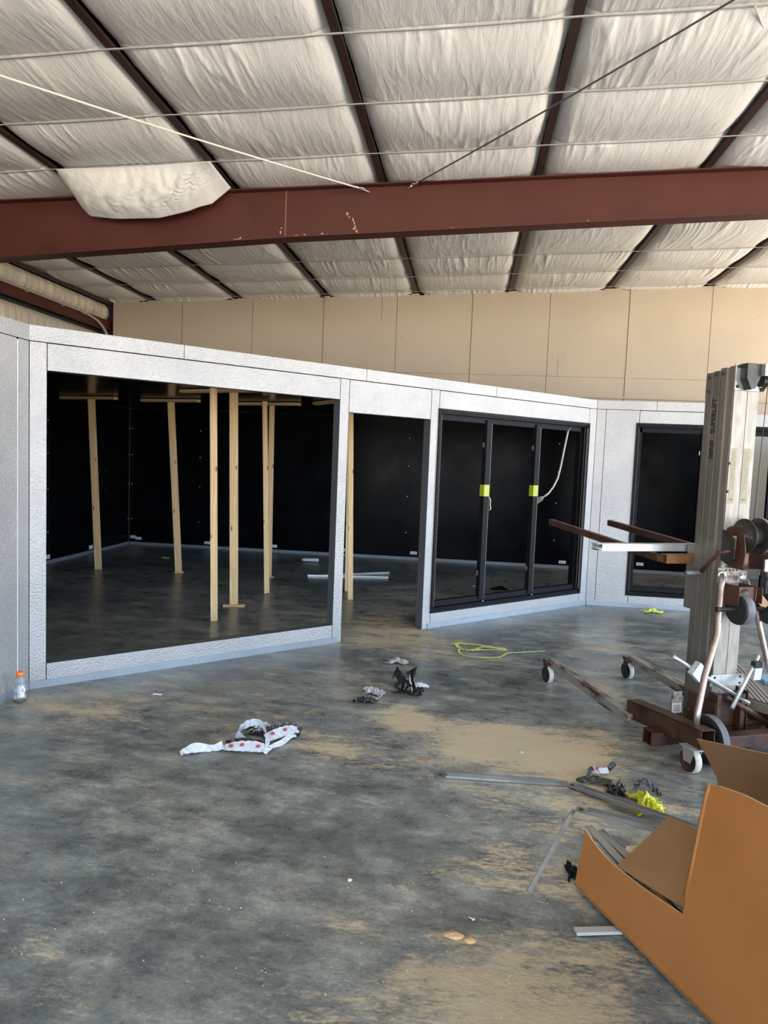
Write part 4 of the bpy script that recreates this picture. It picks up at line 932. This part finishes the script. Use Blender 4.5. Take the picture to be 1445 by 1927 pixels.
# winch
wz = 1.293
win = lp(MB().lathe((.425, -1.355, wz), (1, 0, 0), [(.055, 0), (.055, .085)], 24), 'winch_drum', M_DARK, bevel=0)
def disc(r, x, m, name, hub=.012):
    return MB().lathe((x, -1.355, wz), (1, 0, 0), [(.001, -hub), (.02, -hub), (.02, 0), (r*.93, 0), (r, .001), (r, .005), (r*.93, .006), (.02, .006), (.001, .006)], 40).build(name, m, win)
disc(.101, .415, M_DKSTEEL, 'winch_flange'); 
MB().lathe((.512, -1.355, wz), (1, 0, 0), [(.070, 0), (.100, -.004), (.106, 0), (.106, .020), (.100, .022), (.02, .022), (.001, .022)], 40, mats=[0, 0, 1, 1, 0, 0]).build('winch_gear', [M_DKSTEEL, M_STEEL], win)
for a in (1.2, 3.2, 5.0): MB().lathe((.413, -1.355+.06*math.cos(a), wz+.06*math.sin(a)), (-1, 0, 0), [(.005, 0), (.0, .002)], 8).build('flange_hole', M_CHROME, win)
mb = MB(); mb.prism([(.375, -1.264, 1.33), (.375, -1.30, 1.345), (.375, -1.40, 1.31), (.375, -1.42, 1.20), (.375, -1.41, 1.12), (.375, -1.33, 1.10), (.375, -1.264, 1.12)], (.008, 0, 0)); wb = lp(mb, 'winch_bracket', M_RUST)
mb = MB(); mb.prism([(.345, -1.264, 1.32), (.345, -1.30, 1.32), (.345, -1.37, 1.27), (.345, -1.37, 1.16), (.345, -1.33, 1.12), (.345, -1.264, 1.14)], (.006, 0, 0)); lp(mb, 'winch_side_plate', M_DKSTEEL, wb)
lb = MB().box(.3742, .3746, -1.345, -1.298, 1.215, 1.29); o = lp(lb, 'winch_label', mat('yellow_label', (.48, .44, .16), .5), wb, 0)
mb = MB()
for i in range(6): mb.box(.3736, .3741, -1.34, -1.305, 1.225+.010*i, 1.228+.010*i)
lp(mb, 'label_lines', mat('label_print2', (.12, .11, .08), .6), o, 0)
mb = MB().box(.383, .545, -1.41, -1.264, 1.10, 1.106); mb.box(.545, .552, -1.41, -1.264, 1.10, 1.19); lp(mb, 'winch_base', M_RUST, wb)
lp(MB().box(.515, .575, -1.425, -1.413, 1.095, 1.165), 'pawl_plate', M_ZINC, wb)
def crank(s):
    if s < 0: P = [(.372, -1.335, 1.195), (.335, -1.335, 1.20), (.305, -1.30, 1.19), (.300, -1.23, 1.12), (.295, -1.16, 1.045)]
    else: P = [(.552, -1.30, 1.19), (.58, -1.265, 1.183), (.585, -1.33, 1.123), (.59, -1.37, 1.06), (.60, -1.40, 1.01)]
    o = lp(MB().tube(P, .011, 10), 'crank_arm', M_RUST, bevel=0); e = V(P[-1]); d = V((-1 if s < 0 else 1, 0, 0))
    lp(MB().lathe(e+V((0, 0, 0)), d, [(.012, -.008), (.016, .0), (.0165, .09), (.012, .102), (.001, .102)], 16), 'crank_grip', M_DKSTEEL if s > 0 else mat('grip_grey', (.12, .12, .12), .4, .3), o, 0)
crank(-1); crank(1)
# bracket plate, folding-wheel carrier
bp_ = lp(MB().box(.33, .535, -1.272, -1.264, 1.00, 1.095), 'bracket_plate', M_RUSTG)
for x, z in ((.385, 1.08), (.41, 1.08), (.435, 1.08), (.46, 1.08), (.50, 1.035), (.345, 1.045)): MB().lathe((x, -1.2725, z), (0, -1, 0), [(.006, 0), (.006, .001)], 10).build('punched_hole', M_DARK, bp_)
MB().lathe((.50, -1.2726, 1.035), (0, -1, 0), [(.018, 0), (.018, .004), (.010, .006)], 16).build('washer', M_ZINC, bp_)
mb = MB(); mb.box(.372, .376, -1.40, -1.264, .885, 1.005); mb.box(.376, .49, -1.39, -1.385, .89, 1.0); mb.box(.49, .494, -1.40, -1.264, .885, 1.005); mb.box(.535, .54, -1.40, -1.264, .90, .995); mb.box(.494, .535, -1.272, -1.266, .90, .995); cb = lp(mb, 'wheel_carrier', M_RUST)
lp(MB().lathe((.42, -1.34, .955), (0, -1, -.2), [(.04, 0), (.045, .04), (.03, .06), (.0, .06)], 20), 'carrier_cam', M_DKSTEEL, cb, 0)
for y, z in ((-1.29, .975), (-1.37, .975), (-1.29, .93), (-1.37, .93)): MB().lathe((.5405, y, z), (1, 0, 0), [(.005, 0), (.0, .001)], 8).build('rivet', M_CHROME, cb)
def dolly(x):
    w = MB(); w.lathe((x, -1.37, .865), (1, 0, 0), [(.03, 0), (.05, .006), (.062, .004), (.084, .0), (.090, .010), (.092, .035), (.088, .062), (.06, .068), (.02, .062), (.001, .062)], 36, mats=[0, 0, 0, 0, 1, 1, 0, 0, 0])
    o = lp(w, 'transport_wheel', [M_BLACKRUB, mat('scuffed_rubber', (.10, .10, .105), .5)], bevel=0); return o
dolly(.385); dolly(.60)
lp(MB().tube([(.25, -1.37, .868), (.262, -1.37, .868), (.40, -1.37, .866), (.70, -1.37, .866)], [.017, .013, .013, .014], 12), 'wheel_axle', M_DKSTEEL, bevel=0)
mb = MB(); mb.bar((.51, -1.33, .98), (.60, -1.37, .88), .03, .05); lp(mb, 'carrier_arm', mat('tan_worn_steel', (.36, .24, .15), .4, .4), bevel=.003)
# handle tubes of the rear frame
tl = lp(MB().tube([(.345, -1.285, 1.06), (.335, -1.30, 1.00), (.26, -1.38, .72), (.155, -1.43, .50), (.085, -1.48, .32), (.06, -1.50, .21)], [.014, .019, .019, .019, .019, .016], 14), 'frame_tube', M_STEEL, bevel=0)
mb = MB(); mb.lathe((.35, -1.28, 1.052), (0, -1, 0), [(.028, -.004), (.028, .004), (.012, .005), (.010, .002)], 16); mb.lathe((.35, -1.284, 1.052), (0, -1, 0), [(.011, 0), (.0, .001)], 10, m=1); lp(mb, 'tube_eye', [M_ZINC, M_DARK], tl, 0)
lp(MB().tube([(.52, -1.285, 1.02), (.58, -1.31, .86), (.69, -1.33, .50), (.79, -1.40, .30), (.82, -1.50, .20)], .016, 14), 'frame_tube', M_STEEL, bevel=0)
# clamp with two stabiliser rods
pl = lp(MB().box(.335, .60, -1.272, -1.264, .375, .445), 'clamp_plate', M_ZINC)
for x, z in ((.362, .43), (.362, .39), (.545, .43), (.545, .39)): MB().lathe((x, -1.2725, z), (0, -1, 0), [(.008, 0), (.008, .002)], 10).build('bolt', M_DKSTEEL, pl)
rod1 = lp(MB().tube([(.055, -1.27, .575), (.09, -1.28, .552), (.558, -1.34, .285)], [.016, .013, .013], 12), 'stabiliser_rod', M_ZINC, bevel=0); 
MB().obox((.205, -1.315, .485), (.030, 0, -.028), (0, .022, 0), (.026, 0, .034)).build('rod_clamp', mat('white_worn_clamp', (.60, .62, .64), .4, .3), rod1)
rod2 = lp(MB().tube([(.665, -1.27, .555), (.64, -1.28, .52), (.385, -1.40, .285)], [.014, .013, .013], 12), 'stabiliser_rod', M_ZINC, bevel=0)
MB().obox((.628, -1.30, .455), (.026, 0, 0), (0, .022, 0), (0.004, 0, .036)).build('rod_clamp', mat('white_worn_clamp', (.50, .52, .53), .4, .3), rod2)
MB().obox((.632, -1.30, .510), (.030, .004, 0), (0, .020, 0), (0, 0, .018)).build('rubber_knob', M_BLACKRUB, rod2, bevel=.005)
# base frame
def caster(x, y, r, w, m_tread, m_hub, name='caster'):
    c = MB(); c.lathe((x-w/2, y, r), (1, 0, 0), [(r*.25, .004), (r*.7, .006), (r*.74, 0), (r*.92, 0), (r, .004), (r, w-.004), (r*.92, w), (r*.74, w), (r*.7, w-.006), (r*.25, w-.004)], 30, mats=[1, 1, 1, 0, 0, 0, 1, 1, 1])
    o = lp(c, name, [m_tread, m_hub], bevel=0); return o
M_WHTREAD = noisy('worn_white_tread', (.42, .40, .36), (.56, .54, .50), 20, .6); 
for x in (0.0, .697):
    lg = lp(MB().hexa([(x-.022, -1.0, .06), (x+.038, -1.0, .06), (x+.038, .03, .125), (x-.022, .03, .125), (x-.022, -1.0, .125), (x+.038, -1.0, .125), (x+.038, .03, .185), (x-.022, .03, .185)]), 'base_leg', M_RUSTG, bevel=.004)
    mb = MB(); mb.box(x-.045, x+.045, -.03, .07, .150, .156); mb.box(x-.060, x-.040, -.0, .05, .155, .175); lp(mb, 'leg_end_bracket', M_RUST, lg)
    c = caster(x-.028, .018, .066, .038, M_WHTREAD, M_BLACKRUB); f = MB(); f.box(x-.052, x-.048, -.01, .045, .055, .150); f.box(x-.008, x-.004, -.01, .045, .055, .150); lp(f, 'caster_fork', M_DKSTEEL, c)
for x, nm in ((.06, 'side_frame'), (.80, 'side_frame')):
    sf = MB(); a, b, c0, c1 = x-.045, x+.045, -1.60, -.93
    # open square tube: four plates, sloping up to the rear
    z = lambda f: .085+(.06*(-f-.93)/.67)
    for (p0, p1, h0, h1) in ((a, a+.005, 0, .11), (b-.005, b, 0, .11), (a, b, 0, .005), (a, b, .105, .11)):
        sf.hexa([(p0, c0, z(c0)+h0), (p1, c0, z(c0)+h0), (p1, c1, z(c1)+h0), (p0, c1, z(c1)+h0), (p0, c0, z(c0)+h1), (p1, c0, z(c0)+h1), (p1, c1, z(c1)+h1), (p0, c1, z(c1)+h1)])
    sf.box(a, b, c1, c1+.004, z(c1), z(c1)+.11)
    lp(sf, nm, M_RUST, bevel=0)
ct = MB()
for (y0, y1, z0, z1) in ((-1.30, -1.295, .05, .135), (-1.225, -1.22, .05, .135), (-1.30, -1.22, .05, .055), (-1.30, -1.22, .13, .135)): ct.box(-.07, .95, y0, y1, z0, z1)
lp(ct, 'cross_tube', M_RUST, bevel=0)
lp(MB().box(.10, .80, -1.52, -1.44, .10, .17), 'rear_cross_tube', M_RUST, bevel=.003)
rcst = caster(.005, -1.545, .071, .042, M_WHTREAD, M_RUST, 'rear_caster')
mb = MB(); mb.prism([(-.022, -1.575, .06), (-.022, -1.52, .06), (-.022, -1.50, .140), (-.022, -1.60, .140)], (.003, 0, 0)); mb.prism([(.030, -1.575, .06), (.030, -1.52, .06), (.030, -1.50, .140), (.030, -1.60, .140)], (.003, 0, 0)); mb.box(-.035, .06, -1.61, -1.49, .1405, .1455); lp(mb, 'caster_fork', mat('grey_fork', (.34, .34, .31), .45, .3), rcst)
for x, lab in ((.155, 'near'), (.69, 'far')):
    w = MB(); R_ = .140; W_ = .062
    pr = [(.02, .018), (.075, .014), (.082, .004), (.128, .004), (.136, .010)]
    mats = [1, 1, 0, 0]
    for i in range(5):
        y0 = .012+i*.008; pr += [(R_, y0), (R_, y0+.005), (R_-.004, y0+.0055), (R_-.004, y0+.0075)]; mats += [2, 2, 0, 0]
    pr += [(.136, W_-.008), (.128, W_-.002), (.082, W_-.004), (.075, W_-.014), (.02, W_-.016)]; mats += [0, 0, 0, 1, 1, 1]
    w.lathe((x, -1.47, R_+.001), (1, 0, 0), pr, 44, mats=mats[:len(pr)-1]); lp(w, 'rear_wheel', [M_BLACKRUB, mat('wheel_disc_grey', (.22, .22, .19), .5), mat('dusty_tread', (.13, .14, .15), .5)], bevel=0)
lp(MB().tube([(.12, -1.47, .141), (.95, -1.47, .141)], .010, 10), 'rear_axle', M_STEEL, bevel=0)
# mast foot brackets
mb = MB(); mb.box(.322, .328, -1.34, -1.10, .06, .30); mb.box(.548, .554, -1.34, -1.10, .06, .36); mb.box(.33, .36, -1.345, -1.27, .06, .345); mb.box(.50, .53, -1.345, -1.27, .06, .345); mb.box(.36, .50, -1.29, -1.27, .06, .33); lp(mb, 'mast_foot', M_RUST)
mb = MB(); mb.box(.165, .235, -1.16, -1.15, .155, .315); fp = lp(mb, 'leg_lock_plate', M_RUSTG)
MB().box(.166, .234, -1.1612, -1.1604, .185, .245).build('worn_label', mat('worn_white_label', (.45, .43, .40), .6), fp); MB().box(.164, .236, -1.165, -1.146, .15, .180).build('plate_foot', M_BLACKRUB, fp)
t = MB()
for i in range(4): t.box(.175, .222, -1.1618, -1.1613, .195+.011*i, .199+.011*i)
t.build('label_lines', M_DARK, fp)
lp(MB().tube([(.30, -1.12, .185), (.335, -1.12, .185)], .012, 10), 'lock_pin', M_RUST)
lp(MB().tube([(.379, -1.35, .343), (.72, -1.35, .150)], .016, 10), 'brace_tube', M_RUST, bevel=0)
mb = MB(); mb.bar((.58, -1.05, .24), (.72, -1.42, .245), .012, .05); mb.bar((.60, -1.05, .215), (.74, -1.42, .22), .06, .006); mb.lathe((.615, -1.08, .275), (.94, -.3, 0), [(.018, 0), (.018, .004)], 12); mb.lathe((.645, -1.18, .27), (.94, -.3, 0), [(.022, 0), (.022, .004)], 12); lp(mb, 'step_bracket', mat('greyish_tan_steel', (.20, .17, .13), .5, .3))
# forks and carriage
lp(MB().box(.335, .54, -1.05, -.985, .80, 1.20), 'carriage', M_ALU)
ct = MB()
for (y0, y1, z0, z1) in ((-1.05, -1.045, 1.085, 1.140), (-.990, -.985, 1.085, 1.140), (-1.045, -.99, 1.085, 1.09), (-1.045, -.99, 1.135, 1.140)): ct.box(.14, .334, y0, y1, z0, z1); ct.box(.541, .76, y0, y1, z0, z1)
lp(ct, 'fork_crossbar', noisy('orange_brown_steel', (.08, .032, .012), (.16, .07, .02), 9, .5, .2), bevel=0)
for x in (.15, .69):
    mb = MB(); mb.hexa([(x-.02, -.98, 1.085), (x+.02, -.98, 1.085), (x+.02, .43, 1.175), (x-.02, .43, 1.175), (x-.02, -.98, 1.130), (x+.02, -.98, 1.130), (x+.02, .43, 1.222), (x-.02, .43, 1.222)]); lp(mb, 'fork', M_RUST, bevel=.003)
# galvanised track lying on the forks
tr = empty('galvanised_track', V((.711, 5.388, 0)), 'long silver galvanised track laid across the lift forks', 'metal track', rz=LR)
mb = MB(); y0, y1, z0, z1 = -.97, -.90, 1.150, 1.192
mb.box(-.30, 1.75, y0, y1, z1, z1+.002); mb.box(-.26, 1.75, y0, y0+.002, z0, z1); mb.box(-.30, 1.75, y1-.002, y1, z0, z1); mb.box(-.26, 1.75, y0-.004, y0-.0005, z0+.012, z0+.016); mb.build('track_profile', M_SILV, tr)
# second upright face of the clip on its end
MB().box(-.30, -.262, y0+.006, y1-.006, z0+.004, z0+.006).build('track_end', M_DKSTEEL, tr)

# ------------------------------------------------------------------ extrusion bundle and bits behind the lift
root = empty('aluminium_extrusion', (2.10, 5.62, 0), 'long grooved silver extrusion lying on the floor behind the lift base', 'metal extrusion')
mb = MB(); a = V((.14, .62, 0)); b = V((-.02, -.75, 0)); d = (b-a).normalized(); s = V((0, 0, 1)).cross(d)
mb.bar(a+V((0, 0, .04)), b+V((0, 0, .04)), .16, .08); mb.build('extrusion_body', M_SILV, root)
mb = MB()
for k in (-.06, -.03, .0, .03, .06): mb.bar(a+s*k+V((0, 0, .081)), b+s*k+V((0, 0, .081)), .006, .003)
for z in (.02, .045, .065): mb.bar(a+s*.081+V((0, 0, z)), b+s*.081+V((0, 0, z)), .003, .006); mb.bar(a-s*.081+V((0, 0, z)), b-s*.081+V((0, 0, z)), .003, .006)
mb.build('groove', M_DARK, root)
M_BLUEF = mat('blue_protective_film', (.24, .38, .52), .3)
o = MB().box(-.16, .25, -.10, .10, 0, .03).build('blue_filmed_panel', M_BLUEF, bevel=.004); o.location = (2.56, 5.86, .001); tag(o, 'pale blue filmed panel piece at the right edge, farther back', 'panel offcut')
o = MB().box(-.08, .25, -.10, .08, 0, .05).build('blue_filmed_panel', M_BLUEF, bevel=.004); o.location = (2.48, 5.62, .001); tag(o, 'pale blue filmed panel piece at the right edge, nearer the lift', 'panel offcut')
